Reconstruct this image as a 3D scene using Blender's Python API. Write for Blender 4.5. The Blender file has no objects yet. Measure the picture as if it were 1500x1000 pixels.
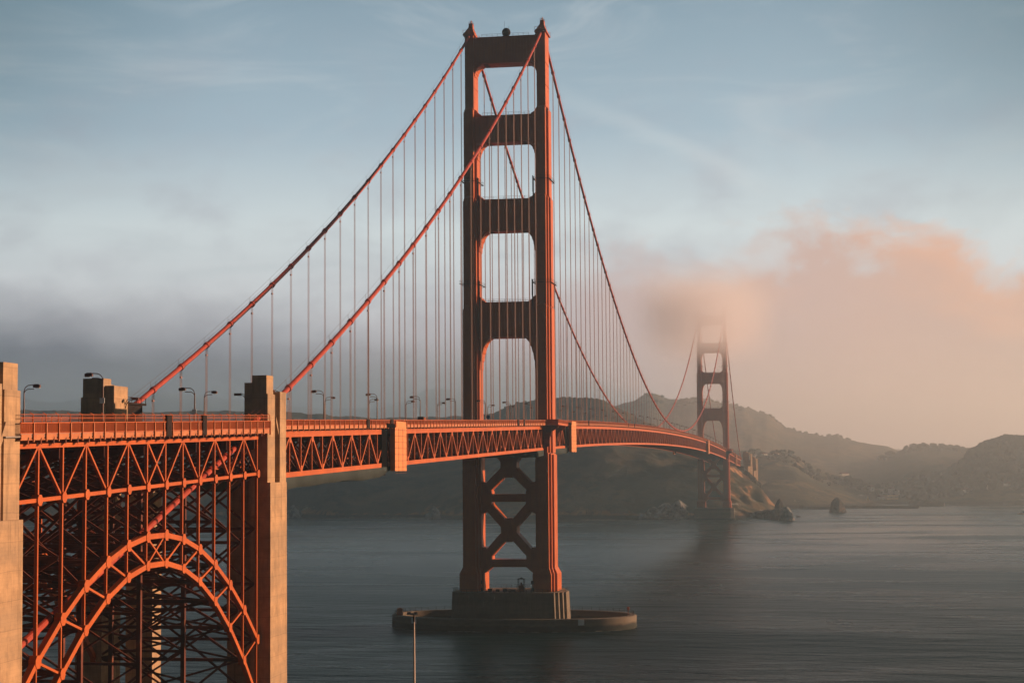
import bpy, math, random
import numpy as np
from mathutils import Vector, Matrix, noise as mnoise
R = math.radians
random.seed(7)
rng = np.random.default_rng(7)
S = bpy.context.scene
COL = S.collection
# ------------------------------------------------------------------ camera
CAM = Vector((114.286, -653.54, 58.925)); YAW, PITCH, ROLL, FPX = -0.1714, 0.0704, -0.0074, 2600.18
fw = Vector((math.sin(YAW), math.cos(YAW), 0)); rt = Vector((math.cos(YAW), -math.sin(YAW), 0)); zz = Vector((0, 0, 1))
F_ = fw*math.cos(PITCH) + zz*math.sin(PITCH); U_ = -fw*math.sin(PITCH) + zz*math.cos(PITCH)
R2 = rt*math.cos(ROLL) + U_*math.sin(ROLL); U2 = U_*math.cos(ROLL) - rt*math.sin(ROLL)
cam = bpy.data.cameras.new('camera'); co = bpy.data.objects.new('camera', cam); COL.objects.link(co)
m = Matrix((R2, U2, -F_)).transposed().to_4x4(); m.translation = CAM; co.matrix_world = m
cam.sensor_width = 36; cam.lens = FPX/1500*36; cam.clip_start = 1; cam.clip_end = 30000
S.camera = co
def at(px, py, D):
    "world point seen at photo pixel px, py at ground distance D from the viewpoint"
    d = R2*(px-750) - U2*(py-500) + F_*FPX
    n = math.hypot(d.x, d.y); return CAM + d*(D/n)
# ------------------------------------------------------------------ light
SUN_AZ, SUN_EL = 62.0, 11.0          # degrees clockwise from +Y, and above the horizon
sd = Vector((math.sin(R(SUN_AZ))*math.cos(R(SUN_EL)), math.cos(R(SUN_AZ))*math.cos(R(SUN_EL)), math.sin(R(SUN_EL))))
sl = bpy.data.lights.new('sun', 'SUN'); sl.energy = 5.0; sl.angle = R(0.6); sl.color = (1.0, 0.60, 0.37)
so = bpy.data.objects.new('sun', sl); COL.objects.link(so); so.rotation_euler = sd.to_track_quat('Z', 'Y').to_euler()
so.location = (600, 400, 400)
S.view_settings.view_transform = 'Standard'; S.view_settings.look = 'None'
S.view_settings.exposure = 0.80; S.view_settings.gamma = 1
S.cycles.max_bounces = 10; S.cycles.volume_bounces = 8; S.cycles.glossy_bounces = 3; S.cycles.diffuse_bounces = 2
S.cycles.transparent_max_bounces = 12
S.cycles.use_denoising = True

class NT:
    def __init__(s, tree): s.t = tree; s.n = tree.nodes; s.l = tree.links
    def node(s, typ, **kw):
        n = s.n.new(typ)
        for k, v in kw.items():
            if k.startswith('i_'):
                key = k[2:]; key = int(key) if key.isdigit() else key
                s.put(n.inputs[key], v)
            else: setattr(n, k, v)
        return n
    def put(s, sock, v):
        if isinstance(v, bpy.types.NodeSocket): s.l.new(v, sock)
        else: sock.default_value = v
    def math(s, op, a, b=0.0, c=None, clamp=False):
        n = s.n.new('ShaderNodeMath'); n.operation = op; n.use_clamp = clamp
        s.put(n.inputs[0], a); s.put(n.inputs[1], b)
        if c is not None: s.put(n.inputs[2], c)
        return n.outputs[0]
    def mix(s, f, a, b, mode='MIX'):
        n = s.n.new('ShaderNodeMix'); n.data_type = 'RGBA'; n.blend_type = mode
        s.put(n.inputs[0], f)
        for i, v in ((6, a), (7, b)):
            if isinstance(v, tuple) and len(v) == 3: v = (*v, 1)
            s.put(n.inputs[i], v)
        return n.outputs[2]
    def ramp(s, f, pts, interp='LINEAR'):
        n = s.n.new('ShaderNodeValToRGB'); s.put(n.inputs[0], f); cr = n.color_ramp; cr.interpolation = interp
        while len(cr.elements) < len(pts): cr.elements.new(0.5)
        for e, (p, c) in zip(cr.elements, pts):
            e.position = p; e.color = (c, c, c, 1) if isinstance(c, (int, float)) else (*c, 1)
        return n.outputs[0]
    def smooth(s, v, a, b, lo=0.0, hi=1.0):
        n = s.n.new('ShaderNodeMapRange'); n.interpolation_type = 'SMOOTHSTEP'
        s.put(n.inputs[0], v)
        for i, x in ((1, a), (2, b), (3, lo), (4, hi)): s.put(n.inputs[i], x)
        return n.outputs[0]
    def noise(s, vec, scale, detail=4, rough=0.5, dist=0.0):
        n = s.n.new('ShaderNodeTexNoise'); n.inputs['Scale'].default_value = scale
        n.inputs['Detail'].default_value = detail; n.inputs['Roughness'].default_value = rough; n.inputs['Distortion'].default_value = dist
        if vec is not None: s.l.new(vec, n.inputs['Vector'])
        return n.outputs['Fac']
    def mapping(s, vec, scale=(1, 1, 1), loc=(0, 0, 0), rot=(0, 0, 0)):
        n = s.n.new('ShaderNodeMapping'); s.l.new(vec, n.inputs[0]); n.inputs[3].default_value = scale
        n.inputs[1].default_value = loc; n.inputs[2].default_value = rot; return n.outputs[0]
# ------------------------------------------------------------------ sky
W = bpy.data.worlds.new('World'); S.world = W; W.use_nodes = True
w = NT(W.node_tree); w.n.clear()
sky = w.node('ShaderNodeTexSky', sky_type='NISHITA', sun_disc=False, sun_elevation=R(SUN_EL), sun_rotation=R(SUN_AZ))
sky.air_density = 1.2; sky.dust_density = 2.5; sky.ozone_density = 1.5
tc = w.node('ShaderNodeTexCoord').outputs['Generated']
sx = w.node('ShaderNodeSeparateXYZ'); w.l.new(tc, sx.inputs[0]); X, Y, Z = sx.outputs
hor = w.math('SQRT', w.math('ADD', w.math('MULTIPLY', X, X), w.math('MULTIPLY', Y, Y)))
el = w.math('DIVIDE', Z, w.math('MAXIMUM', hor, 0.02))            # tangent of the elevation
az = w.math('ARCTAN2', X, Y)                                      # 0 = along the bridge
azn = w.math('DIVIDE', w.math('ADD', az, 0.50), 0.66, clamp=True)  # 0 left .. 1 right of the view north
cv = w.node('ShaderNodeCombineXYZ'); w.l.new(az, cv.inputs[0]); w.l.new(el, cv.inputs[1]); cvec = cv.outputs[0]
clear = w.ramp(w.math('MULTIPLY', el, 2.0, clamp=True), [(0.0, (0.46, 0.44, 0.46)), (0.16, (0.56, 0.555, 0.585)), (0.27, (0.565, 0.62, 0.64)),
            (0.38, (0.32, 0.41, 0.48)), (0.52, (0.205, 0.29, 0.355)), (0.64, (0.085, 0.13, 0.17)), (1.0, (0.03, 0.05, 0.068))])  # last stops, above the frame, darkened to dim the water's reflections
wisp = w.noise(w.mapping(cvec, (3.0, 10.0, 1), rot=(0, 0, R(24))), 2.2, 7, 0.58, 1.2)
wisp2 = w.noise(w.mapping(cvec, (7.0, 12.0, 1), rot=(0, 0, R(8)), loc=(3, 1, 0)), 2.4, 5, 0.55, 0.3)
c1 = w.mix(w.smooth(wisp, 0.45, 0.78, 0, 0.55), clear, (0.46, 0.50, 0.53))
c1 = w.mix(w.math('MULTIPLY', w.smooth(wisp2, 0.42, 0.75, 0, 0.42), w.smooth(el, 0.30, 0.12)), c1, (0.34, 0.33, 0.38))
nish = w.mix(1.0, sky.outputs[0], (0.10, 0.10, 0.10), 'MULTIPLY')
c1 = w.mix(0.15, c1, nish)
ln = w.math('SUBTRACT', el, w.math('SUBTRACT', 0.1457, w.math('MULTIPLY', az, 0.45)))      # one long cirrus streak
ln = w.math('ADD', ln, w.math('MULTIPLY', w.math('SUBTRACT', wisp, 0.5), 0.03))
st_ = w.math('MULTIPLY', w.smooth(w.math('ABSOLUTE', ln), 0.010, 0.0), w.math('MULTIPLY', w.smooth(az, -0.19, -0.08), w.smooth(az, -0.015, -0.05)))
c1 = w.mix(w.math('MULTIPLY', st_, 0.14), c1, (0.70, 0.70, 0.66))
edge = w.math('ABSOLUTE', w.math('SUBTRACT', azn, 0.5))
c1 = w.mix(w.math('MULTIPLY', w.smooth(edge, 0.20, 0.55), w.smooth(el, 0.09, 0.27, 0, 0.72)), c1, (0.055, 0.115, 0.145))  # upper corners darkened teal, a vignette painted into the sky
# low fog bank seen beyond the bridge
bn = w.noise(w.mapping(cvec, (9.0, 13.0, 1), loc=(1.7, 0.35, 0)), 2.1, 9, 0.60, 0.25)
bn2 = w.noise(w.mapping(cvec, (3.2, 5.0, 1), loc=(0.4, 0.9, 0)), 2.0, 4, 0.5, 0.4)
top = w.math('ADD', w.ramp(azn, [(0.0, 0.108), (0.38, 0.090), (0.54, 0.122), (0.68, 0.130), (0.80, 0.143), (0.90, 0.122), (1.0, 0.108)]), w.math('MULTIPLY', w.math('SUBTRACT', bn, 0.5), w.smooth(azn, 0.15, 0.75, 0.03, 0.115)))
top = w.math('ADD', top, w.math('MULTIPLY', w.math('SUBTRACT', bn2, 0.5), 0.05))
soft = w.ramp(azn, [(0.0, 0.035), (0.5, 0.055), (0.65, 0.030), (1.0, 0.024)])
dens = w.math('DIVIDE', w.math('SUBTRACT', top, el), soft, clamp=True)
dens = w.math('SMOOTH_MIN', dens, 0.96, 0.1)
bank = w.ramp(azn, [(0.0, (0.10, 0.11, 0.135)), (0.28, (0.165, 0.16, 0.195)), (0.46, (0.36, 0.315, 0.335)), (0.58, (0.47, 0.36, 0.345)), (0.80, (0.53, 0.345, 0.28)), (1.0, (0.46, 0.30, 0.235))])
low = w.ramp(azn, [(0.0, (0.075, 0.085, 0.10)), (0.3, (0.11, 0.115, 0.13)), (0.5, (0.38, 0.31, 0.30)), (0.8, (0.56, 0.375, 0.30)), (1.0, (0.45, 0.29, 0.215))])
bank = w.mix(w.smooth(el, 0.09, 0.02), bank, low)
lit = w.math('MULTIPLY', w.smooth(bn2, 0.40, 0.62), w.smooth(w.math('SUBTRACT', top, el), 0.075, 0.012))
bank = w.mix(w.math('MULTIPLY', lit, w.smooth(azn, 0.60, 0.85, 0, 0.9)), bank, (0.66, 0.36, 0.24))
front = w.mix(dens, c1, bank)
# the rest of the sky (beside and behind the view): made dim teal to keep shaded faces dark
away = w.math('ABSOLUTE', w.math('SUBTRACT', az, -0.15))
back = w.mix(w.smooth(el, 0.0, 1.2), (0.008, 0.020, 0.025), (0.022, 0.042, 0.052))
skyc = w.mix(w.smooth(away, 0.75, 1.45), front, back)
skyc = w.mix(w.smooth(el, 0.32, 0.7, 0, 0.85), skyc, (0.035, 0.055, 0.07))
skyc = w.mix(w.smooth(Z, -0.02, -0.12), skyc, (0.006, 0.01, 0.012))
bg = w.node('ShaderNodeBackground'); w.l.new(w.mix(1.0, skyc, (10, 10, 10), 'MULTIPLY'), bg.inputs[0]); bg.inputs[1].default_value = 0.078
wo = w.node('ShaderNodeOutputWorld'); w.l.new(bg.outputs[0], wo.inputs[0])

# ------------------------------------------------------------------ materials
def mat(name, col, rough=0.6, var=None, vs=0.4, spec=0.3, fn=None, bump=0, bs=2.0, metal=0.0, emit=None):
    M = bpy.data.materials.new(name); M.use_nodes = True; n = NT(M.node_tree); b = n.n['Principled BSDF']
    b.inputs['Roughness'].default_value = rough; b.inputs['Specular IOR Level'].default_value = spec; b.inputs['Metallic'].default_value = metal
    g = n.node('ShaderNodeNewGeometry').outputs['Position']
    c = (*col, 1)
    if var: 
        f = n.smooth(n.noise(g, vs, 6, 0.6), 0.35, 0.68)
        c = n.mix(f, col, var)
    if fn: c = fn(n, g, c, b)
    n.put(b.inputs['Base Color'], c)
    if bump:
        bp = n.node('ShaderNodeBump'); bp.inputs['Distance'].default_value = bump; bp.inputs['Strength'].default_value = 0.6
        n.l.new(n.noise(g, bs, 5, 0.6), bp.inputs['Height']); n.l.new(bp.outputs[0], b.inputs['Normal'])
    if emit: b.inputs['Emission Color'].default_value = (*emit[0], 1); b.inputs['Emission Strength'].default_value = emit[1]
    return M
def streaks(n, g, c, b):
    s = n.noise(n.mapping(g, (1.3, 1.3, 0.12)), 1.0, 5, 0.65)
    c = n.mix(n.smooth(s, 0.50, 0.78, 0, 0.42), c, (0.12, 0.024, 0.010))
    sn = n.node('ShaderNodeVectorMath', operation='SNAP'); n.l.new(g, sn.inputs[0]); sn.inputs[1].default_value = (1.7, 3.1, 4.2)
    wn = n.node('ShaderNodeTexWhiteNoise'); n.l.new(sn.outputs[0], wn.inputs[0])          # plates repainted at different times
    c = n.mix(n.math('MULTIPLY', wn.outputs[0], 0.30), c, (0.30, 0.055, 0.014))
    s2 = n.noise(n.mapping(g, (0.35, 0.35, 0.6)), 1.0, 3, 0.5)
    return n.mix(n.smooth(s2, 0.5, 0.8, 0, 0.35), c, (0.44, 0.12, 0.036))
STEEL = mat('orange_steel_paint', (0.45, 0.096, 0.015), 0.5, (0.37, 0.076, 0.014), 0.15, 0.14, streaks, 0.03, 0.8)
STEEL_D = mat('shade_dark_steel_paint', (0.060, 0.015, 0.010), 0.7, (0.032, 0.011, 0.009), 0.5, 0.2, streaks)  # orange paint darkened to stand in for shade under the decks
CABLE = mat('cable_paint', (0.36, 0.045, 0.020), 0.5, (0.28, 0.036, 0.018), 0.6, 0.25)
ROPE = mat('suspender_rope', (0.27, 0.12, 0.09), 0.6, (0.21, 0.105, 0.085), 0.3)
FASC = mat('edge_girder_paint', (0.42, 0.135, 0.036), 0.5, (0.36, 0.10, 0.03), 0.5, 0.25)
PALE = mat('pale_orange_sheeting', (0.60, 0.22, 0.065), 0.55, (0.52, 0.17, 0.05), 0.7, 0.2)
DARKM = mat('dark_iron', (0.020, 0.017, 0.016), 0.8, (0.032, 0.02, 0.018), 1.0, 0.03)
SHADE_M = mat('recess_shade_black', (0.006, 0.006, 0.007), 0.95, None, 1, 0.0)  # near-black colour standing in for shade in the joint recess
LAMPM = mat('brown_lamp_paint', (0.10, 0.028, 0.02), 0.5, (0.07, 0.02, 0.015), 0.7)
def pour(n, g, c, b):
    sp = n.node('ShaderNodeSeparateXYZ'); n.l.new(g, sp.inputs[0]); z = sp.outputs[2]
    wob = n.math('MULTIPLY', n.noise(g, 0.15, 2, 0.5), 0.5)
    fr = n.math('FRACT', n.math('DIVIDE', n.math('ADD', z, wob), 3.6))
    line = n.smooth(n.math('ABSOLUTE', n.math('SUBTRACT', fr, 0.5)), 0.475, 0.495, 0, 0.28)
    band = n.noise(n.mapping(g, (0.02, 0.02, 0.28)), 1.0, 3, 0.6)
    c = n.mix(n.smooth(band, 0.35, 0.65, 0, 0.45), c, (0.22, 0.17, 0.125))
    fine = n.math('FRACT', n.math('MULTIPLY', z, 2.2))
    c = n.mix(n.smooth(fine, 0.86, 0.96, 0, 0.18), c, (0.12, 0.09, 0.07))
    st = n.noise(n.mapping(g, (1.1, 1.1, 0.07)), 1.0, 5, 0.7)
    c = n.mix(n.smooth(st, 0.48, 0.74, 0, 0.6), c, (0.12, 0.085, 0.055))
    return n.mix(line, c, (0.07, 0.055, 0.045))
CONC = mat('weathered_concrete', (0.44, 0.285, 0.165), 0.85, (0.32, 0.21, 0.125), 0.6, 0.06, pour, 0.04, 1.2)
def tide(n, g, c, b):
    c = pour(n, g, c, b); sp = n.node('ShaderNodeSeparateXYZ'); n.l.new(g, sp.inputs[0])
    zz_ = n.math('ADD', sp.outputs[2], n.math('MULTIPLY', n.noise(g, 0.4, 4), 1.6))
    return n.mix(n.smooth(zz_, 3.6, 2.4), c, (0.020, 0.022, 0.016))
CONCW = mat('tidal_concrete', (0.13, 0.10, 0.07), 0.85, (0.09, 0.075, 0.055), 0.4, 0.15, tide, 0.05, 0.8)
ASPH = mat('asphalt', (0.05, 0.05, 0.052), 0.9, (0.04, 0.04, 0.04), 0.5)
WALK = mat('walk_concrete', (0.25, 0.22, 0.2), 0.9, (0.2, 0.18, 0.16), 0.5)
TARP = mat('grey_netting', (0.050, 0.062, 0.062), 0.95, (0.034, 0.043, 0.044), 0.12, 0.03)
WHITE = mat('white_paint', (0.75, 0.73, 0.70), 0.5)
BLUE = mat('blue_sign_paint', (0.05, 0.16, 0.28), 0.5)
GLASSY = mat('lamp_glass', (0.55, 0.45, 0.32), 0.3)

def terr(n, g, c, b):
    geo = n.node('ShaderNodeNewGeometry'); sp = n.node('ShaderNodeSeparateXYZ'); n.l.new(geo.outputs['Normal'], sp.inputs[0]); nz = sp.outputs[2]
    big = n.noise(g, 0.006, 6, 0.62, 0.6); mid = n.noise(g, 0.035, 6, 0.65); fine = n.noise(g, 0.22, 4, 0.6)
    c = n.mix(n.smooth(big, 0.40, 0.62), (0.060, 0.055, 0.036), (0.125, 0.090, 0.052))
    c = n.mix(n.smooth(mid, 0.47, 0.58, 0, 0.85), c, (0.024, 0.032, 0.022))
    c = n.mix(n.smooth(fine, 0.45, 0.7, 0, 0.45), c, (0.030, 0.036, 0.020))
    gul = n.noise(n.mapping(g, (0.05, 0.05, 0.008)), 1.0, 6, 0.7, 0.8)
    rock = n.mix(n.smooth(gul, 0.44, 0.58), (0.40, 0.20, 0.085), (0.075, 0.042, 0.028))
    rock = n.mix(n.smooth(fine, 0.4, 0.75, 0, 0.5), rock, (0.30, 0.18, 0.10))
    st = n.math('ADD', nz, n.math('MULTIPLY', n.math('SUBTRACT', mid, 0.5), 0.35))
    c = n.mix(n.smooth(st, 0.80, 0.68), c, rock)
    gp = n.node('ShaderNodeSeparateXYZ'); n.l.new(g, gp.inputs[0])
    zl = n.math('ADD', gp.outputs[2], n.math('MULTIPLY', mid, 5.0))
    c = n.mix(n.smooth(zl, 7.5, 4.5), c, (0.018, 0.017, 0.015))
    gn = n.noise(n.mapping(g, (0.03, 0.03, 0.05), loc=(7, 3, 1)), 1.0, 5, 0.7)
    gm = n.math('MULTIPLY', n.smooth(gn, 0.63, 0.70), n.math('MULTIPLY', n.smooth(gp.outputs[2], 26, 10), n.smooth(gp.outputs[2], 3, 6)))
    return n.mix(n.math('MULTIPLY', gm, 0.8), c, (0.42, 0.42, 0.40))
TERR = mat('hillside_scrub', (0.06, 0.06, 0.04), 0.95, None, 1, 0.05, terr, 3.0, 0.07)
ROCK = mat('dark_wet_rock', (0.10, 0.065, 0.045), 0.85, (0.035, 0.028, 0.024), 0.12, 0.2, None, 0.6, 0.4)
ROCKG = mat('guano_streaked_rock', (0.055, 0.042, 0.034), 0.85, (0.34, 0.34, 0.33), 0.13, 0.2, None, 0.6, 0.4)
LEAF = mat('dark_foliage', (0.020, 0.024, 0.014), 0.95, (0.045, 0.042, 0.024), 0.08, 0.1)
WALLY = mat('pale_yellow_wall', (0.78, 0.62, 0.42), 0.8, (0.68, 0.52, 0.34), 0.3)
WALLW = mat('white_wall', (0.66, 0.64, 0.60), 0.8, (0.52, 0.51, 0.48), 0.3)
ROOF = mat('brown_roof', (0.13, 0.055, 0.04), 0.85, (0.09, 0.045, 0.035), 0.5)
WIN = mat('dark_pane', (0.02, 0.025, 0.03), 0.2)
HULL = mat('hull_paint', (0.7, 0.5, 0.35), 0.5)

# ------------------------------------------------------------------ mesh helpers
class MB:
    def __init__(s): s.v = []; s.f = []; s.mi = []
    def add(s, vs, fs, mi=0):
        o = len(s.v); s.v += [tuple(v) for v in vs]; s.f += [tuple(i+o for i in f) for f in fs]; s.mi += [mi]*len(fs); return s
    def box(s, x0, x1, y0, y1, z0, z1, mi=0):
        return s.add([(x0,y0,z0),(x1,y0,z0),(x1,y1,z0),(x0,y1,z0),(x0,y0,z1),(x1,y0,z1),(x1,y1,z1),(x0,y1,z1)],
                     [(0,3,2,1),(4,5,6,7),(0,1,5,4),(1,2,6,5),(2,3,7,6),(3,0,4,7)], mi)
    def frus(s, a, b, z0, z1, mi=0, cx=0, cy=0):      # (x0,x1,y0,y1) bottom and top rectangles
        return s.add([(cx+a[0],cy+a[2],z0),(cx+a[1],cy+a[2],z0),(cx+a[1],cy+a[3],z0),(cx+a[0],cy+a[3],z0),
                      (cx+b[0],cy+b[2],z1),(cx+b[1],cy+b[2],z1),(cx+b[1],cy+b[3],z1),(cx+b[0],cy+b[3],z1)],
                     [(0,3,2,1),(4,5,6,7),(0,1,5,4),(1,2,6,5),(2,3,7,6),(3,0,4,7)], mi)
    def beam(s, p, q, wd, h, mi=0):                    # wd across, h in the vertical plane of the member
        p = Vector(p); q = Vector(q); d = (q-p)
        if d.length < 1e-6: return s
        d.normalize(); up = Vector((0,0,1)) if abs(d.z) < 0.98 else Vector((0,1,0))
        a = d.cross(up).normalized(); b = a.cross(d).normalized(); a *= wd/2; b *= h/2
        return s.add([p-a-b, p+a-b, p+a+b, p-a+b, q-a-b, q+a-b, q+a+b, q-a+b],
                     [(0,3,2,1),(4,5,6,7),(0,1,5,4),(1,2,6,5),(2,3,7,6),(3,0,4,7)], mi)
    def tube(s, pts, r, n=8, mi=0):
        pts = [Vector(p) for p in pts]; rr = r if isinstance(r, (list, tuple)) else [r]*len(pts); vs = []; fs = []
        for i, p in enumerate(pts):
            d = (pts[min(i+1, len(pts)-1)] - pts[max(i-1, 0)]).normalized()
            ref = Vector((1,0,0)) if abs(d.x) < 0.9 else Vector((0,1,0))
            a = d.cross(ref).normalized(); b = d.cross(a)
            vs += [p + (a*math.cos(t*2*math.pi/n) + b*math.sin(t*2*math.pi/n))*rr[i] for t in range(n)]
        for i in range(len(pts)-1):
            for t in range(n):
                u = (t+1) % n; fs.append((i*n+t, i*n+u, (i+1)*n+u, (i+1)*n+t))
        fs.append(tuple(range(n))[::-1]); fs.append(tuple((len(pts)-1)*n+t for t in range(n)))
        return s.add(vs, fs, mi)
    def prism(s, poly, y0, y1, mi=0, axis='y'):        # poly of (a, z), extruded along y (or x)
        n = len(poly)
        if axis == 'y': vs = [(a, y0, z) for a, z in poly] + [(a, y1, z) for a, z in poly]
        elif axis == 'x': vs = [(y0, a, z) for a, z in poly] + [(y1, a, z) for a, z in poly]
        else: vs = [(a, z, y0) for a, z in poly] + [(a, z, y1) for a, z in poly]
        fs = [tuple(range(n)), tuple(range(n, 2*n))[::-1]] + [(i, (i+1) % n + 0, n+(i+1) % n, n+i)[::-1] for i in range(n)]
        return s.add(vs, fs, mi)
    def build(s, name, mats, parent=None, loc=None, smooth=False):
        me = bpy.data.meshes.new(name); v = s.v
        if loc is not None: v = [(a-loc[0], b-loc[1], c-loc[2]) for a, b, c in v]
        me.from_pydata(v, [], s.f)
        for mm in (mats if isinstance(mats, (list, tuple)) else [mats]): me.materials.append(mm)
        if any(s.mi): me.polygons.foreach_set('material_index', s.mi)
        if smooth: me.polygons.foreach_set('use_smooth', [True]*len(s.f))
        me.update()
        import bmesh
        if len(s.f) < 60000:
            bm = bmesh.new(); bm.from_mesh(me); bmesh.ops.recalc_face_normals(bm, faces=bm.faces); bm.to_mesh(me); bm.free()
        o = bpy.data.objects.new(name, me); COL.objects.link(o)
        if loc is not None: o.location = loc
        if parent is not None: o.parent = parent
        return o
def tag(o, label, cat, group=None, kind=None):
    o['label'] = label
    if cat: o['category'] = cat
    if group: o['group'] = group
    if kind: o['kind'] = kind
    return o
def empty(name, loc=(0,0,0), parent=None):
    o = bpy.data.objects.new(name, None); COL.objects.link(o); o.location = loc; o.empty_display_size = 1
    if parent is not None: o.parent = parent
    return o
def put(mb, name, mats, th, smooth=False):
    "child mesh of a thing whose empty stands at th.location (geometry given in world units)"
    o = mb.build(name, mats, th, smooth=smooth); L = th.location
    if L.length > 0: o.data.transform(Matrix.Translation(-L))
    return o

# ------------------------------------------------------------------ bridge geometry functions
TX, LY, PN = 13.7, 1280.0, 15.24
def ztop(y):                       # top face of the upper chord
    if y < 0: return 74.0 + 0.0243*y - 0.0*y
    if y > LY: return 74.0 - 0.0243*(y-LY)
    return 81.3 - 7.3*((y-640)/640)**2
def zcab(y):
    if y > LY: y = LY - y
    if y < 0: return 223.6 + 0.5775*y + 0.000363*y*y
    return 84.2 + 139.4*((y-640)/640)**2
YS, YN = -340.0, 1621.0
bridge = tag(empty('suspension_bridge', (0, 0, 0)), 'long orange suspension bridge with two portal towers crossing the strait', 'bridge')

# towers --------------------------------------------------------------
def leg_boxes(mb, cx, cy):
    secs = [  # z0, z1, [(hx, hy)...]
        (22.0, 64.0, [(2.0, 8.2), (2.8, 6.2), (3.5, 4.0)]), (64.0, 118.3, [(1.75, 8.0), (2.45, 6.0), (3.1, 3.6)]),
        (118.3, 159.3, [(1.7, 7.2), (2.35, 5.2), (3.0, 3.0)]), (159.3, 192.7, [(1.65, 6.2), (2.5, 3.4)]), (192.7, 221.5, [(1.65, 4.6)])]
    for z0, z1, bs in secs:
        for k, (hx, hy) in enumerate(bs):
            zt = z1 + (0.0 if z1 < 200 else 0) - 0.35*k
            mb.box(cx-hx, cx+hx, cy-hy, cy+hy, z0, zt)
            if z1 < 200 and z1 > 70:          # sloped shoulder cap
                mb.frus((-hx, hx, -hy, hy), (-hx+0.5, hx-0.5, -hy+0.6, hy-0.6), zt, zt+0.9, cx=cx, cy=cy)
    for (hx, hy), (bx, by) in zip([(2.0, 8.2), (2.8, 6.2), (3.5, 4.0)], [(2.9, 9.2), (3.75, 7.3), (4.6, 5.3)]):
        mb.box(cx-bx, cx+bx, cy-by, cy+by, 13.4, 19.6)
        mb.frus((-bx, bx, -by, by), (-hx, hx, -hy, hy), 19.6, 22.0, cx=cx, cy=cy)
    for z in np.arange(28, 60, 6.5): mb.box(cx-2.03, cx+2.03, cy-8.23, cy+8.23, z, z+0.12)   # plate laps
    for z in np.arange(84, 218, 8.4):
        mb.box(cx-1.78, cx+1.78, cy-4.63, cy+4.63, z, z+0.10)
def strut_poly(z0, z1, xi_top, xi_bot, cb, ct):
    # z0..z1 deep strut; haunches below (cb wide, high) and above (ct)
    r = [(xi_bot, z0-cb[1])]
    st = 7
    for k in range(st):
        a = (k+1)/st*math.pi/2
        x = xi_bot - cb[0]*(1-math.cos(a)); z = z0 - cb[1]*(1-math.sin(a))
        xp = r[-1][0]; r.append((xp-0.02, (z + r[-1][1])/2)) if k == 0 else None
        r.append((x, z-0.25*(k < st-1))); r.append((x-0.22, z)) if k < st-1 else None
    r.append((xi_bot-cb[0]-1.6, z0)) ; r.append((xi_bot-cb[0]-1.6, z0+0.5))
    bot = r
    topp = [(xi_top-ct[0]-1.8, z1-0.5), (xi_top-ct[0]-1.8, z1), (xi_top-ct[0], z1), (xi_top-ct[0], z1+0.4), (xi_top-ct[0]*0.5, z1+ct[1]*0.45), (xi_top-ct[0]*0.35, z1+ct[1]*0.75), (xi_top, z1+ct[1])]
    return bot, topp
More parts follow.
